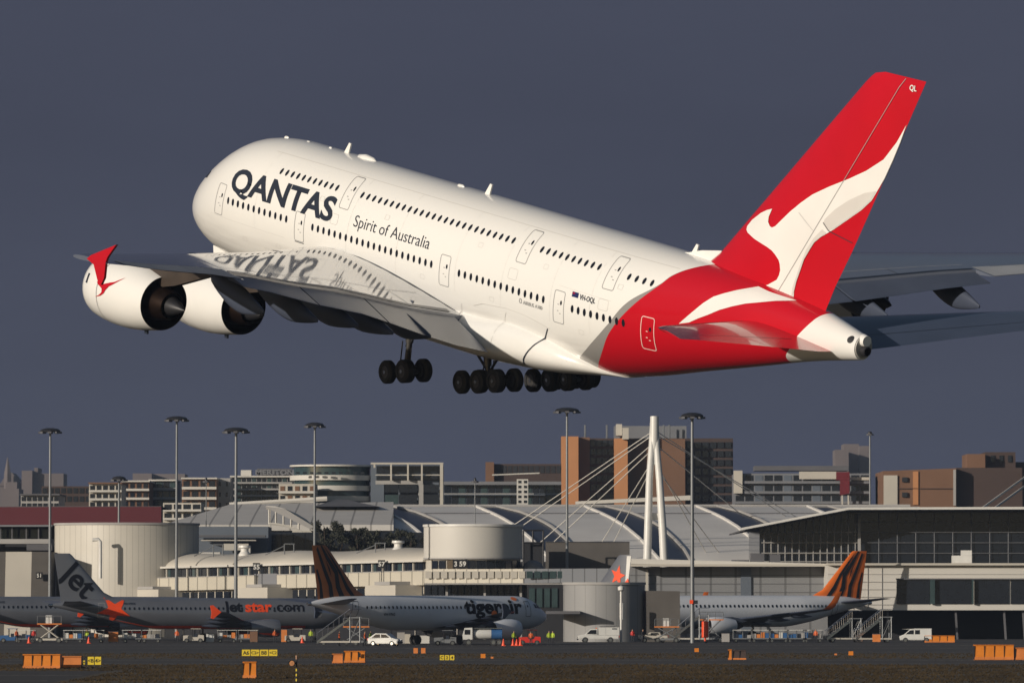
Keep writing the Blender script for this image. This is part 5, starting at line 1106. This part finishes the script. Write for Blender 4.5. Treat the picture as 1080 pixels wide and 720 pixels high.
# ================= apron equipment =================
def gz(D): return 637 + 5 * F / D
def att_all(mb, name, mat, par, smooth=None): return mb.build(name, mat, par, smooth=smooth)
def at(x, D): return (X(x, D), D, 0)
def tyres(r, pts, rad, w=.22):
    for x, y in pts:
        o = MB().lathe([(y - w / 2, rad * .3), (y - w / 2, rad * .95), (y - w * .4, rad), (y + w * .4, rad), (y + w / 2, rad * .95), (y + w / 2, rad * .3)], (x, 0, rad), 'Y', 18).build('wheel', 'rubber', r, smooth=35)
        MB().lathe([(y - w * .52, .01), (y - w * .52, rad * .55), (y + w * .52, rad * .55), (y + w * .52, .01)], (x, 0, rad), 'Y', 12).build('rim', 'bright_metal', o)
def car(name, label, cat, x, D, rz, prof, L_, W_, H_, glass, wheels, mat='truck_white', extra=None, rad=.34):
    """prof: side outline (x,z), extruded to W_; glass: list of side-window polygons"""
    r = empty(name, label, cat, at(x, D), rz)
    b = MB().prism(prof, lambda a, c: Vector((a, -W_ / 2, c)), lambda a, c: Vector((a, W_ / 2, c))).build('body', mat, r)
    bm = bmesh.new(); bm.from_mesh(b.data); bmesh.ops.bevel(bm, geom=[e for e in bm.edges if not (abs(e.verts[0].co.y - e.verts[1].co.y) > .1)], offset=.07, segments=2, affect='EDGES'); bm.to_mesh(b.data); bm.free()
    for g in glass:
        for s in (-1, 1): MB().prism(g, lambda a, c: Vector((a, s * (W_ / 2 + .012), c)), lambda a, c: Vector((a, s * (W_ / 2 - .02), c))).build('window', 'cabin_glass', r)
    tyres(r, [(a, s * (W_ / 2 - .1)) for a in wheels for s in (-1, 1)], rad)
    for s in (-1, 1):
        MB().box(-L_ / 2 - .03, -L_ / 2 + .05, s * (W_ / 2 - .35) - .15, s * (W_ / 2 - .35) + .15, .62, .8).build('headlight', 'bright_metal', r)
        MB().box(L_ / 2 - .05, L_ / 2 + .03, s * (W_ / 2 - .15) - .08, s * (W_ / 2 - .15) + .08, .7, .95).build('tail_light', 'red_paint', r)
    MB().box(-L_ / 2 - .08, -L_ / 2 + .04, -W_ / 2 + .05, W_ / 2 - .05, .35, .55).build('bumper', 'dark_metal', r)
    return r
# white utility truck
u = car('utility_truck', 'white utility truck with a boxy rear canopy beside the grey round tower', 'truck', 631, 868, R(2), [(-2.7, .45), (-2.72, .95), (-1.75, 1.12), (-1.1, 1.78), (-.15, 1.82), (-.1, .95), (2.65, .95), (2.65, .5)], 5.4, 1.85, 1.9,
        [[(-1.6, 1.15), (-1.05, 1.68), (-.3, 1.7), (-.28, 1.15)]], (-1.75, 1.55), rad=.38)
MB().box(-.02, 2.68, -.95, .95, .98, 2.02).build('canopy', 'truck_white', u); MB().box(.9, .92, -.965, -.955, 1.0, 2.0).build('canopy_seam', 'line_grey', u); MB().box(1.75, 2.4, -.97, -.955, 1.75, 1.9).build('badge', 'ink', u); MB().box(.2, 2.2, -.6, .6, 2.06, 2.14).build('roof_rack', 'dark_metal', u); MB().box(-.35, -.2, -.3, .3, 1.84, 1.96).build('beacon', 'hivis_orange', u)
van_p = [(-2.1, .35), (-2.15, .85), (-1.5, 1.1), (-.75, 1.75), (-.2, 1.85), (2.1, 1.85), (2.15, .35)]
car('van', 'small white van parked in front of the dark undercroft at right', 'van', 965.5, 872, R(-4), van_p, 4.3, 1.75, 1.85, [[(-1.35, 1.1), (-.75, 1.62), (-.25, 1.65), (-.25, 1.1)], [(-.1, 1.1), (-.1, 1.65), (.55, 1.65), (.55, 1.1)]], (-1.35, 1.4))
car('car', 'white hatchback van parked under the striped-tail jet', 'car', 406, 800, R(158), [(-1.95, .3), (-2.0, .75), (-1.2, .98), (-.5, 1.5), (.9, 1.52), (1.75, 1.0), (1.9, .9), (1.9, .3)], 3.9, 1.7, 1.5, [[(-1.0, 1.0), (-.45, 1.4), (.15, 1.42), (.15, 1.0)], [(.25, 1.0), (.25, 1.42), (.85, 1.42), (1.35, 1.0)]], (-1.25, 1.2), rad=.32)
car('pickup', 'pale cream low truck in front of the speckled gate block', 'truck', 689, 872, 0, [(-1.9, .4), (-1.9, 1.0), (-.8, 1.05), (-.5, 1.35), (.8, 1.35), (1.1, .95), (1.9, .9), (1.9, .4)], 3.8, 1.6, 1.4, [[(-.4, 1.05), (-.35, 1.28), (.6, 1.28), (.75, 1.05)]], (-1.2, 1.2), mat='cream')
# water / catering truck by the lettering jet
tk = empty('service_truck', 'white service truck with a blue-ended tank below the striped-tail jet engine', 'truck', at(510, 806), 0)
MB().box(-2.6, 2.4, -.95, .95, .55, .75).build('chassis', 'dark_metal', tk); MB().prism([(-2.5, .76), (-2.55, 1.3), (-2.3, 2.15), (-1.35, 2.2), (-1.35, .76)], lambda a, c: Vector((a, -.95, c)), lambda a, c: Vector((a, .95, c))).build('cab', 'truck_white', tk)
for s in (-1, 1): MB().box(-2.3, -1.6, s * .955 - .01, s * .955 + .01, 1.35, 1.95).build('window', 'cabin_glass', tk)
MB().lathe([(-1.2, .1), (-1.15, .62), (.9, .62), (.95, .6)], (0, 0, 1.4), n=20).build('tank', 'truck_white', tk, smooth=40); MB().lathe([(.96, .63), (2.25, .63), (2.3, .1)], (0, 0, 1.4), n=20).build('tank_end', 'truck_blue', tk, smooth=40)
MB().box(-1.2, 2.3, -.6, .6, 2.08, 2.16).build('walkway', 'bright_metal', tk); tyres(tk, [(a, s * .85) for a in (-1.8, 1.2, 1.9) for s in (-1, 1)], .42)
# passenger stairs
def stairs(label, x, D, rz, H=3.4, L_=4.2, w=1.5, mat='bright_metal', name='passenger_stairs', solid=False):
    r = empty(name, label, 'stairs', at(x, D), rz); n = 14
    for k in range(n): MB().box(-L_ / 2 + L_ * k / n, -L_ / 2 + L_ * (k + 1) / n + .05, -w / 2, w / 2, .5 + (H - .5) * k / n - .05, .5 + (H - .5) * k / n).build('step', 'pole_steel', r)
    for s in (-1, 1):
        MB().prism([(-L_ / 2, .25), (L_ / 2, H - .35), (L_ / 2, H - .05), (-L_ / 2, .6)], lambda a, c: Vector((a, s * w / 2, c)), lambda a, c: Vector((a, s * (w / 2 + .06), c))).build('stringer', mat, r)
        mb = MB().tube([(-L_ / 2, s * w / 2, 1.5), (L_ / 2, s * w / 2, H + .95), (L_ / 2 + 1.3, s * w / 2, H + .95)], .045, 6)
        for k in range(7): mb.tube([(-L_ / 2 + L_ * k / 6, s * w / 2, .5 + (H - .5) * k / 6), (-L_ / 2 + L_ * k / 6, s * w / 2, 1.5 + (H - .55) * k / 6)], .03, 4)
        mb.build('handrail', mat, r)
        MB().tube([(L_ / 2, s * w / 2, .4), (L_ / 2, s * w / 2, H)], .08, 6).tube([(L_ / 2 + 1.2, s * w / 2, .4), (L_ / 2 + 1.2, s * w / 2, H)], .08, 6).tube([(L_ / 2, s * w / 2, .6), (L_ / 2 + 1.2, s * w / 2, H - .2)], .05, 5).build('support', 'pole_steel', r)
    MB().box(L_ / 2, L_ / 2 + 1.4, -w / 2, w / 2, H - .12, H).build('platform', 'pole_steel', r); MB().box(-L_ / 2 + .2, L_ / 2 + 1.3, -w / 2, w / 2, .4, .6).build('chassis', 'cream', r)
    tyres(r, [(-L_ / 2 + .8, s * w * .42) for s in (-1, 1)] + [(L_ / 2 + .7, s * w * .42) for s in (-1, 1)], .3)
    return r
stairs('tall boarding stairs climbing right to the tail door of the striped-tail jet', 352, 803, R(0), 3.5, 4.0)
stairs('boarding stairs nearest the tail of the right-hand orange-tailed jet', 884, 878, R(8), 3.2, 3.4)
stairs('empty boarding stairs standing free right of the orange-tailed jet', 915, 874, R(8), 3.4, 3.6)
stairs('boarding stairs with speckled sides behind the light mast', 723, 875, R(0), 3.6, 3.6)
# scissor loader
def scissor(label, x, D, mat='cream', H=2.4, box_=True):
    r = empty('scissor_lift', label, 'lift', at(x, D)); MB().box(-1.7, 1.7, -.8, .8, .35, .6).build('chassis', mat, r)
    for s in (-1, 1):
        MB().tube([(-1.2, s * .7, .6), (1.2, s * .7, H)], .08, 5).tube([(1.2, s * .7, .6), (-1.2, s * .7, H)], .08, 5).build('scissor_arm', mat, r)
    MB().box(-1.6, 1.6, -.9, .9, H, H + .15).build('platform', 'crate_orange', r)
    mb = MB()
    for a in (-1.55, -.5, .5, 1.55): mb.tube([(a, -.85, H + .15), (a, -.85, H + 1.1)], .04, 4)
    mb.tube([(-1.55, -.85, H + 1.1), (1.55, -.85, H + 1.1)], .04, 4).build('guard_rail', 'pole_steel', r)
    if box_: MB().box(-.5, .3, -.5, .5, H + .16, H + 1.2).build('cargo_box', 'truck_white', r)
    tyres(r, [(-1.2, -.7), (1.2, -.7), (-1.2, .7), (1.2, .7)], .35); return r
scissor('cream scissor lift raised beside the belly of the leftmost silver jet', 53, 862)
scissor('grey scissor lift tower under the tail of the striped-tail jet', 376, 812, 'pole_steel', 2.2, False)
scissor('high scissor lift at the nose of the orange-tailed jet', 750, 880, 'pole_steel', 2.9, False)
scissor('pale scissor lift between the gate block and the light mast', 703, 868, 'pole_steel', 2.0, True)
# belt loader and tug
def tug(label, x, D, rz=0, mat='cream'):
    r = empty('baggage_tug', label, 'tug', at(x, D), rz); MB().prism([(-1.4, .3), (-1.4, .95), (-.3, 1.0), (-.2, .75), (.5, .75), (.6, 1.05), (1.3, 1.0), (1.3, .3)], lambda a, c: Vector((a, -.65, c)), lambda a, c: Vector((a, .65, c))).build('body', mat, r)
    mb = MB()
    for a in (-.25, .75):
        for s in (-.6, .6): MB().tube([(a, s, .9), (a, s, 1.8)], .04, 5).build('roof_post', 'dark_metal', r)
    MB().box(-.4, .9, -.7, .7, 1.8, 1.87).build('roof', mat, r); MB().box(0, .4, -.4, .4, .76, 1.2).build('seat', 'ink', r); tyres(r, [(-.95, -.6), (.85, -.6), (-.95, .6), (.85, .6)], .3); return r
tug('white baggage tug under the engine of the lettered silver jet', 205, 868); tug('baggage tug below the front of the lettered silver jet', 312, 866); tug('dark blue tug near the rear door of the leftmost silver jet', 12, 870, 0, 'truck_blue'); tug('baggage tug in the shade under the wing of the striped-tail jet', 470, 812, 0, 'pole_steel'); tug('red tug below the nose of the lettered white jet', 559, 822, 0, 'red_paint')
def cart(label, x, D, group, mat='pole_steel', load=None):
    r = empty('baggage_cart', label, 'cart', at(x, D), 0, group); MB().box(-1.3, 1.3, -.75, .75, .45, .58).build('deck', mat, r)
    mb = MB()
    for a in (-1.25, 0, 1.25):
        for s in (-.7, .7): MB().tube([(a, s, .58), (a, s, 1.6)], .035, 4).build('frame_post', 'pole_steel', r)
    MB().box(-1.32, 1.32, -.78, .78, 1.6, 1.66).build('roof', 'truck_white', r); tyres(r, [(-.9, -.6), (.9, -.6), (-.9, .6), (.9, .6)], .22, .15)
    rg = random.Random(int(x)); 
    for k in range(4): MB().box(-1.1 + k * .56, -.62 + k * .56, -.5, .5, .6, .6 + rg.uniform(.35, .75)).build('load', rg.choice(['truck_white', 'ink', 'crate_orange', 'truck_blue', 'concrete']), r)
    return r
for i, x in enumerate((783, 802, 821, 840, 857)): cart('white-roofed baggage cart in the row under the orange-tailed jet', x, 876, 'baggage carts in a row under the right-hand jet')
for i, x in enumerate((140, 160, 240, 262)): cart('white-roofed baggage cart under the lettered silver jet', x, 872, 'baggage carts under the lettered silver jet')
for i, x in enumerate((28, 78, 100)): cart('baggage cart beside the leftmost silver jet', x, 868, 'baggage carts beside the leftmost silver jet')
# orange column and its base
oc = empty('fire_point', 'bright orange-red cylinder standing right of the light mast', 'cylinder', at(743.5, 864)); MB().lathe([(.25, .12), (.7, .12), (.72, .45), (2.75, .45), (2.85, .3)], (0, 0, 0), 'Z', 20, cap=True).build('tank', 'star_orange', oc, smooth=40); MB().box(-.3, .3, -.3, .3, 0, .25).build('base', 'dark_metal', oc)
rb_ = blk('warning_box', 'star_orange', 727.5, 731, 632.3, 636.3, 861, .5); tag(rb_, 'small orange-red box fixed to the right-hand light mast', 'box')
kb = blk('control_box', 'dark_metal', 732.3, 736, 632.6, 636.5, 861, .6); tag(kb, 'small black box fixed to the right-hand light mast', 'box')
# cones
cone0 = None
def cone(x, D, label, group=None):
    global cone0
    if cone0 is None:
        cone0 = empty('traffic_cone', label, 'traffic cone', at(x, D), 0, group); MB().lathe([(.05, .22), (.85, .04)], (0, 0, 0), 'Z', 14, cap=True).build('cone', 'star_orange', cone0, smooth=40); MB().box(-.28, .28, -.28, .28, 0, .05).build('base', 'star_orange', cone0); MB().lathe([(.42, .135), (.56, .105)], (0, 0, 0), 'Z', 14).build('band', 'white_paint', cone0)
        return
    c_ = copy_tree(cone0); c_.location = at(x, D); c_['label'] = label
    if group: c_['group'] = group
    elif 'group' in c_: del c_['group']
cone(541, 806, 'orange traffic cone in the row of three below the lettered white jet', 'row of three cones below the lettered white jet')
cone(545, 806, 'orange traffic cone in the row of three below the lettered white jet', 'row of three cones below the lettered white jet'); cone(549, 806, 'orange traffic cone in the row of three below the lettered white jet', 'row of three cones below the lettered white jet')
cone(531, 803, 'orange traffic cone just left of the row of three'); cone(319, 864, 'orange traffic cone beside the stairs under the silver jet nose'); cone(94, 855, 'orange traffic cone below the tail cone of the lettered silver jet'); cone(31, 858, 'orange traffic cone beside the leftmost scissor lift')
# people
def person(x, D, label, top, legs='cloth_dark', rz=0, pose=0, hair='black'):
    r = empty('person', label, 'person', at(x, D), rz)
    J = [((0, 0, .95), .15), ((0, 0, 1.15), .145), ((0, .01, 1.38), .17), ((0, .01, 1.5), .07), ((0, -.02, 1.66), .095), ((0, -.02, 1.74), .085),
         ((.09, 0, .88), .095), ((.11, -.03 - .08 * pose, .5), .065), ((.12, .02 - .16 * pose, .1), .045), ((.12, -.14 - .16 * pose, .05), .045),
         ((-.09, 0, .88), .095), ((-.11, -.02 + .1 * pose, .5), .065), ((-.12, .05 + .22 * pose, .1), .045), ((-.12, -.1 + .22 * pose, .05), .045),
         ((.19, .01, 1.42), .065), ((.25, .04 - .06 * pose, 1.15), .05), ((.24, -.08 - .2 * pose, .93), .038), ((-.19, .01, 1.42), .065), ((-.26, .03, 1.15), .05), ((-.25, -.12, .94), .038)]
    E_ = [(0, 1), (1, 2), (2, 3), (3, 4), (4, 5), (0, 6), (6, 7), (7, 8), (8, 9), (0, 10), (10, 11), (11, 12), (12, 13), (2, 14), (14, 15), (15, 16), (2, 17), (17, 18), (18, 19)]
    me = bpy.data.meshes.new('b'); me.from_pydata([j[0] for j in J], E_, []); o = bpy.data.objects.new('b', me); COL.objects.link(o)
    m = o.modifiers.new('s', 'SKIN'); 
    for i, j in enumerate(J): me.skin_vertices[0].data[i].radius = (j[1], j[1])
    me.skin_vertices[0].data[0].use_root = True; o.modifiers.new('u', 'SUBSURF').levels = 1
    dg = bpy.context.evaluated_depsgraph_get(); dg.update(); m2 = bpy.data.meshes.new_from_object(o.evaluated_get(dg)); bpy.data.objects.remove(o)
    m2.materials.clear()
    for k in (legs, top, 'skin', hair): m2.materials.append(MATS[k])
    for p in m2.polygons:
        c_ = p.center; p.use_smooth = True
        p.material_index = (3 if c_.z > 1.76 or (c_.z > 1.6 and c_.y > .02) else 2 if c_.z > 1.53 else 1 if c_.z > .96 and abs(c_.x) < .3 else 2 if abs(c_.x) > .2 and c_.z > .8 else 0)
    b = bpy.data.objects.new('body', m2); COL.objects.link(b); b.parent = r; return r
for a in [(328, 862, 'worker in a yellow hi-vis top beside the stairs under the silver jet', 'hivis_yellow', 'cloth_dark', 0, .3), (391, 806, 'worker in a yellow vest standing left of the white car', 'hivis_yellow', 'cloth_dark', R(60), 0), (385, 804, 'worker in orange bending near the white car', 'hivis_orange', 'cloth_dark', R(90), .8),
          (542, 815, 'worker in a yellow hi-vis top behind the row of cones', 'hivis_yellow', 'cloth_dark', R(30), .3), (560, 808, 'worker in an orange top in front of the red tug', 'hivis_orange', 'cloth_dark', R(180), 0), (579, 815, 'worker in a bright yellow jacket below the white jet nose', 'hivis_yellow', 'cloth_dark', R(20), .4),
          (583, 815, 'worker in a yellow top nearest the lobby glass', 'hivis_yellow', 'cloth_dark', R(-40), 0), (667, 868, 'worker in a red top right of the camera pole', 'red_paint', 'cloth_dark', R(10), .2), (92, 864, 'worker in a yellow cap and top by the orange cone at left', 'hivis_yellow', 'cloth_dark', R(-30), .5),
          (36, 866, 'worker in a red top left of the cream scissor lift', 'red_paint', 'cloth_dark', R(10), .4), (18, 866, 'worker in orange by the blue tug at the left edge', 'hivis_orange', 'cloth_dark', R(40), .6), (187, 866, 'worker in orange left of the white baggage tug', 'hivis_orange', 'cloth_dark', R(0), .4),
          (290, 864, 'worker in orange between the carts and the silver jet nose', 'hivis_orange', 'cloth_dark', R(20), .2), (358, 804, 'worker in orange at the foot of the tall boarding stairs', 'hivis_orange', 'cloth_dark', R(90), 0), (523, 808, 'worker in a red top right of the blue-ended tank truck', 'red_paint', 'cloth_dark', R(90), .2),
          (860, 870, 'worker in orange beside the carts under the right-hand jet', 'hivis_orange', 'cloth_dark', R(-20), .3), (678, 866, 'worker in dark clothes left of the low cream truck', 'cloth_dark', 'cloth_dark', R(60), .4)]: person(*a)
# barriers (orange water-filled blocks)
def barrier(x0, x1, yt, yb, label, seg_=4, mat='barrier_orange', D=None):
    D = D or 35000 / (yb - 637); r = empty('barrier', label, 'barrier', at((x0 + x1) / 2, D)); w = (x1 - x0) * D / F; h = (yb - yt) * D / F; d = min(2.0, w)
    s = w / seg_
    for k in range(seg_):
        a = -w / 2 + k * s + .01 * s; b = a + s * .98
        m_ = MB().hexa([(a, -d / 2, .02), (b, -d / 2, .02), (b, -d / 2 + .08, h), (a, -d / 2 + .08, h)], [(a, d / 2, .02), (b, d / 2, .02), (b, d / 2 - .08, h), (a, d / 2 - .08, h)]).build('block', mat, r)
        MB().box(a, b, -d / 2 - .05, -d / 2 - .003, .05, h * .22).build('skirt', 'crate_orange', m_)
    for k in range(seg_ + 1): MB().box(-w / 2 + k * s - .022, -w / 2 + k * s + .022, -d / 2 - .02, d / 2, .05, h * .97).build('joint', 'dark_metal', r)
    MB().box(-w / 2, w / 2, -d / 2 - .03, d / 2, h, h + .06).build('top_rail', mat, r)
    return r
barrier(25.5, 65, 690, 704.5, 'long bright orange block of four panels at far left', 4); barrier(67, 87, 692, 704, 'shorter darker orange block beside the left yellow sign', 1, 'crate_orange')
barrier(350.5, 362, 689.5, 699, 'small orange block attached left of a taller one', 1, 'crate_orange'); b_ = barrier(363, 385.5, 686.5, 698.5, 'orange block with a small dark hatch, left of centre', 3); MB().box(.3, .55, -1.12, -1.08, .5, .85).build('hatch', 'black', b_)
barrier(256.5, 271, 698, 715, 'orange boxy block nearest the camera, below the long yellow sign', 2); barrier(974, 1006, 665, 672, 'orange barrier row right of the small white van', 4, D=872)
barrier(1026.5, 1068, 680, 695.5, 'long orange block of four panels at far right', 4); barrier(1069.5, 1092, 683, 695.5, 'duller orange block cut by the right edge of the photo', 1, 'crate_orange')
bd = barrier(767.5, 771.5, 685, 695.5, 'narrow bright orange end block right of the light mast', 1); barrier(772.5, 786.5, 685.5, 695.5, 'dark brown block joined to the narrow orange end block', 2, 'brown_dark')
for x, yb, lab, m_ in ((438.5, 689, 'small pale orange marker post, left one of a pair beyond the grass', 'crate_orange'), (446.5, 689, 'small pale orange marker post, right one of a pair beyond the grass', 'crate_orange'), (509.5, 694, 'small bright orange marker box right of the short yellow sign', 'barrier_orange'), (734.5, 687.5, 'small orange marker box below the light mast', 'barrier_orange'), (897, 691, 'small orange marker box below the right-hand stairs', 'barrier_orange'), (519, 694.5, 'tiny orange marker just right of the bright marker box', 'crate_orange'), (881, 691, 'tiny dull orange marker left of the small marker box at right', 'crate_orange')):
    D = 35000 / (yb - 637); tiny = 'tiny' in lab; w = .12 if tiny else .22; h = .22 if tiny else .45 if 'box' in lab else .6
    r = empty('marker', lab, 'marker', at(x, D)); MB().box(-w, w, -w, w, .06, h).build('box', m_, r); MB().box(-w * 1.3, w * 1.3, -w * 1.3, w * 1.3, 0, .06).build('base', 'dark_metal', r); MB().lathe([(h, w * .5), (h + .08, w * .35)], (0, 0, 0), 'Z', 8, cap=True).build('lamp', 'cabin_glass', r)
# yellow taxiway signs
def taxisign(x0, x1, yt, yb, text, label, gy, lead=None):
    D = 35000 / (gy - 637); r = empty('taxiway_sign', label, 'sign', at((x0 + x1) / 2, D)); w = (x1 - x0) * D / F; z0, z1 = Z(yb, D), Z(yt, D)
    b = MB().box(-w / 2, w / 2, -.1, .1, z0, z1).build('panel', 'sign_yellow', r)
    for k in range(len(text) + 1): 
        a = -w / 2 + w * k / len(text); MB().box(a - .025, a + .025, -.115, .115, z0 - .02, z1 + .02).build('frame', 'black', r); MB().tube([(max(-w / 2 + .05, min(w / 2 - .05, a)), 0, 0), (max(-w / 2 + .05, min(w / 2 - .05, a)), 0, z0)], .03, 6).build('leg', 'dark_metal', r)
    for k, t in enumerate(text):
        bm = decal_bm(text=t, size=1, bold=.02, grid=None); xs_ = [v.co.x for v in bm.verts]; ys_ = [v.co.y for v in bm.verts]; q = min((z1 - z0) * .62 / (max(ys_) - min(ys_)), w / len(text) * .8 / (max(xs_) - min(xs_)))
        for v in bm.verts: v.co = Vector((-w / 2 + w * (k + .5) / len(text) + (v.co.x - (max(xs_) + min(xs_)) / 2) * q, -.112, (z0 + z1) / 2 + (v.co.y - (max(ys_) + min(ys_)) / 2) * q))
        me = bpy.data.meshes.new('lettering'); bm.to_mesh(me); bm.free(); me.materials.append(MATS['black']); o = bpy.data.objects.new('lettering', me); COL.objects.link(o); o.parent = r
    return r
taxisign(255, 293, 684.5, 691.2, ['A6', 'C2>', 'B8', '<C2'], 'long yellow taxiway sign with four lettered panels', 693.5)
taxisign(92.5, 107.5, 692, 700.5, ['<B', '4>'], 'short yellow sign right of the left orange blocks', 703); taxisign(463.5, 479.5, 690.3, 695.6, ['C', '2', '4'], 'short greenish-yellow sign right of centre in the grass verge', 697)
tr2 = taxisign(87.8, 90.6, 696, 700, ['A'], 'tiny narrow yellow sign between the orange block and the short yellow sign', 702.5)
# guard lamp on a post, close to the camera
D = 425; gl = empty('guard_light', 'striped post carrying a round hooded orange lamp, close to the camera', 'lamp', at(313, D)); 
MB().tube([(0, 0, 0), (0, 0, 1.72)], .045, 10).build('post', 'black', gl, smooth=40)
for k in range(3): MB().lathe([(.1 + k * .32, .05), (.26 + k * .32, .05)], (0, 0, 0), 'Z', 10).build('band', 'sign_yellow', gl, smooth=40)
l_ = MB().lathe([(-.22, .20), (.1, .19), (.2, .12), (.22, .01)], (-.3, 0, 1.25), 'Y', 20).build('lamp_hood', 'black', gl, smooth=40)
MB().lathe([(-.02, .17), (-.03, .01)], (-.3, -.16, 1.25), 'Y', 20).build('lens', 'orange_wall', l_); MB().box(-.2, 0, -.04, .04, 1.2, 1.3).build('bracket', 'black', gl); MB().lathe([(1.5, .06), (1.75, .06)], (0, 0, 0), 'Z', 10, cap=True).build('post_cap', 'skin', gl, smooth=40)
# ground clutter under the terminals: doors, bins, containers
for i, (x, w, h, m_, lab) in enumerate(((430, 3, 1.3, 'cream', 'cream crate beside the wheels of the striped-tail jet'), (423, 4, 1.5, 'concrete', 'grey equipment box right of the white car'), (448, 5, 1.1, 'truck_white', 'low white equipment box under the striped-tail jet'), (120, 5, 1.4, 'crate_orange', 'orange equipment box under the lettered silver jet tail'), (222, 4, 1.2, 'truck_white', 'white equipment box right of the baggage tug'), (268, 4, 1.5, 'brown_wall', 'brown equipment box beneath the lettered word'), (300, 3, 1.7, 'crate_orange', 'narrow orange crate near the silver jet nose'), (765, 4, 1.2, 'concrete', 'grey equipment box left of the cart row'), (924, 4, 1.1, 'crate_orange', 'orange equipment box right of the free-standing stairs'))):
    D = 870 if not 400 < x < 460 else 835; r = empty('equipment_box', lab, 'box', at(x, D)); W_ = w * D / F / 1; MB().box(-W_, W_, -.5, .5, .12, h).build('body', m_, r); MB().box(-W_ - .04, W_ + .04, -.54, .54, h, h + .06).build('lid', 'concrete_dark', r); tyres(r, [(-W_ * .7, -.4), (W_ * .7, -.4)], .12, .1)
# ---------------- haze
def haze(d=.000055):
    m = bpy.data.materials.new('haze'); m.use_nodes = True; t = m.node_tree; t.nodes.clear(); o = t.nodes.new('ShaderNodeOutputMaterial'); v = t.nodes.new('ShaderNodeVolumePrincipled')
    v.inputs['Color'].default_value = (.36, .46, .66, 1); v.inputs['Density'].default_value = d; v.inputs['Anisotropy'].default_value = 0; t.links.new(v.outputs[0], o.inputs['Volume']); MATS['haze'] = m
    tag(MB().box(-900, 900, -60, 3800, -1, 130).build('haze', 'haze'), kind='stuff')
haze()
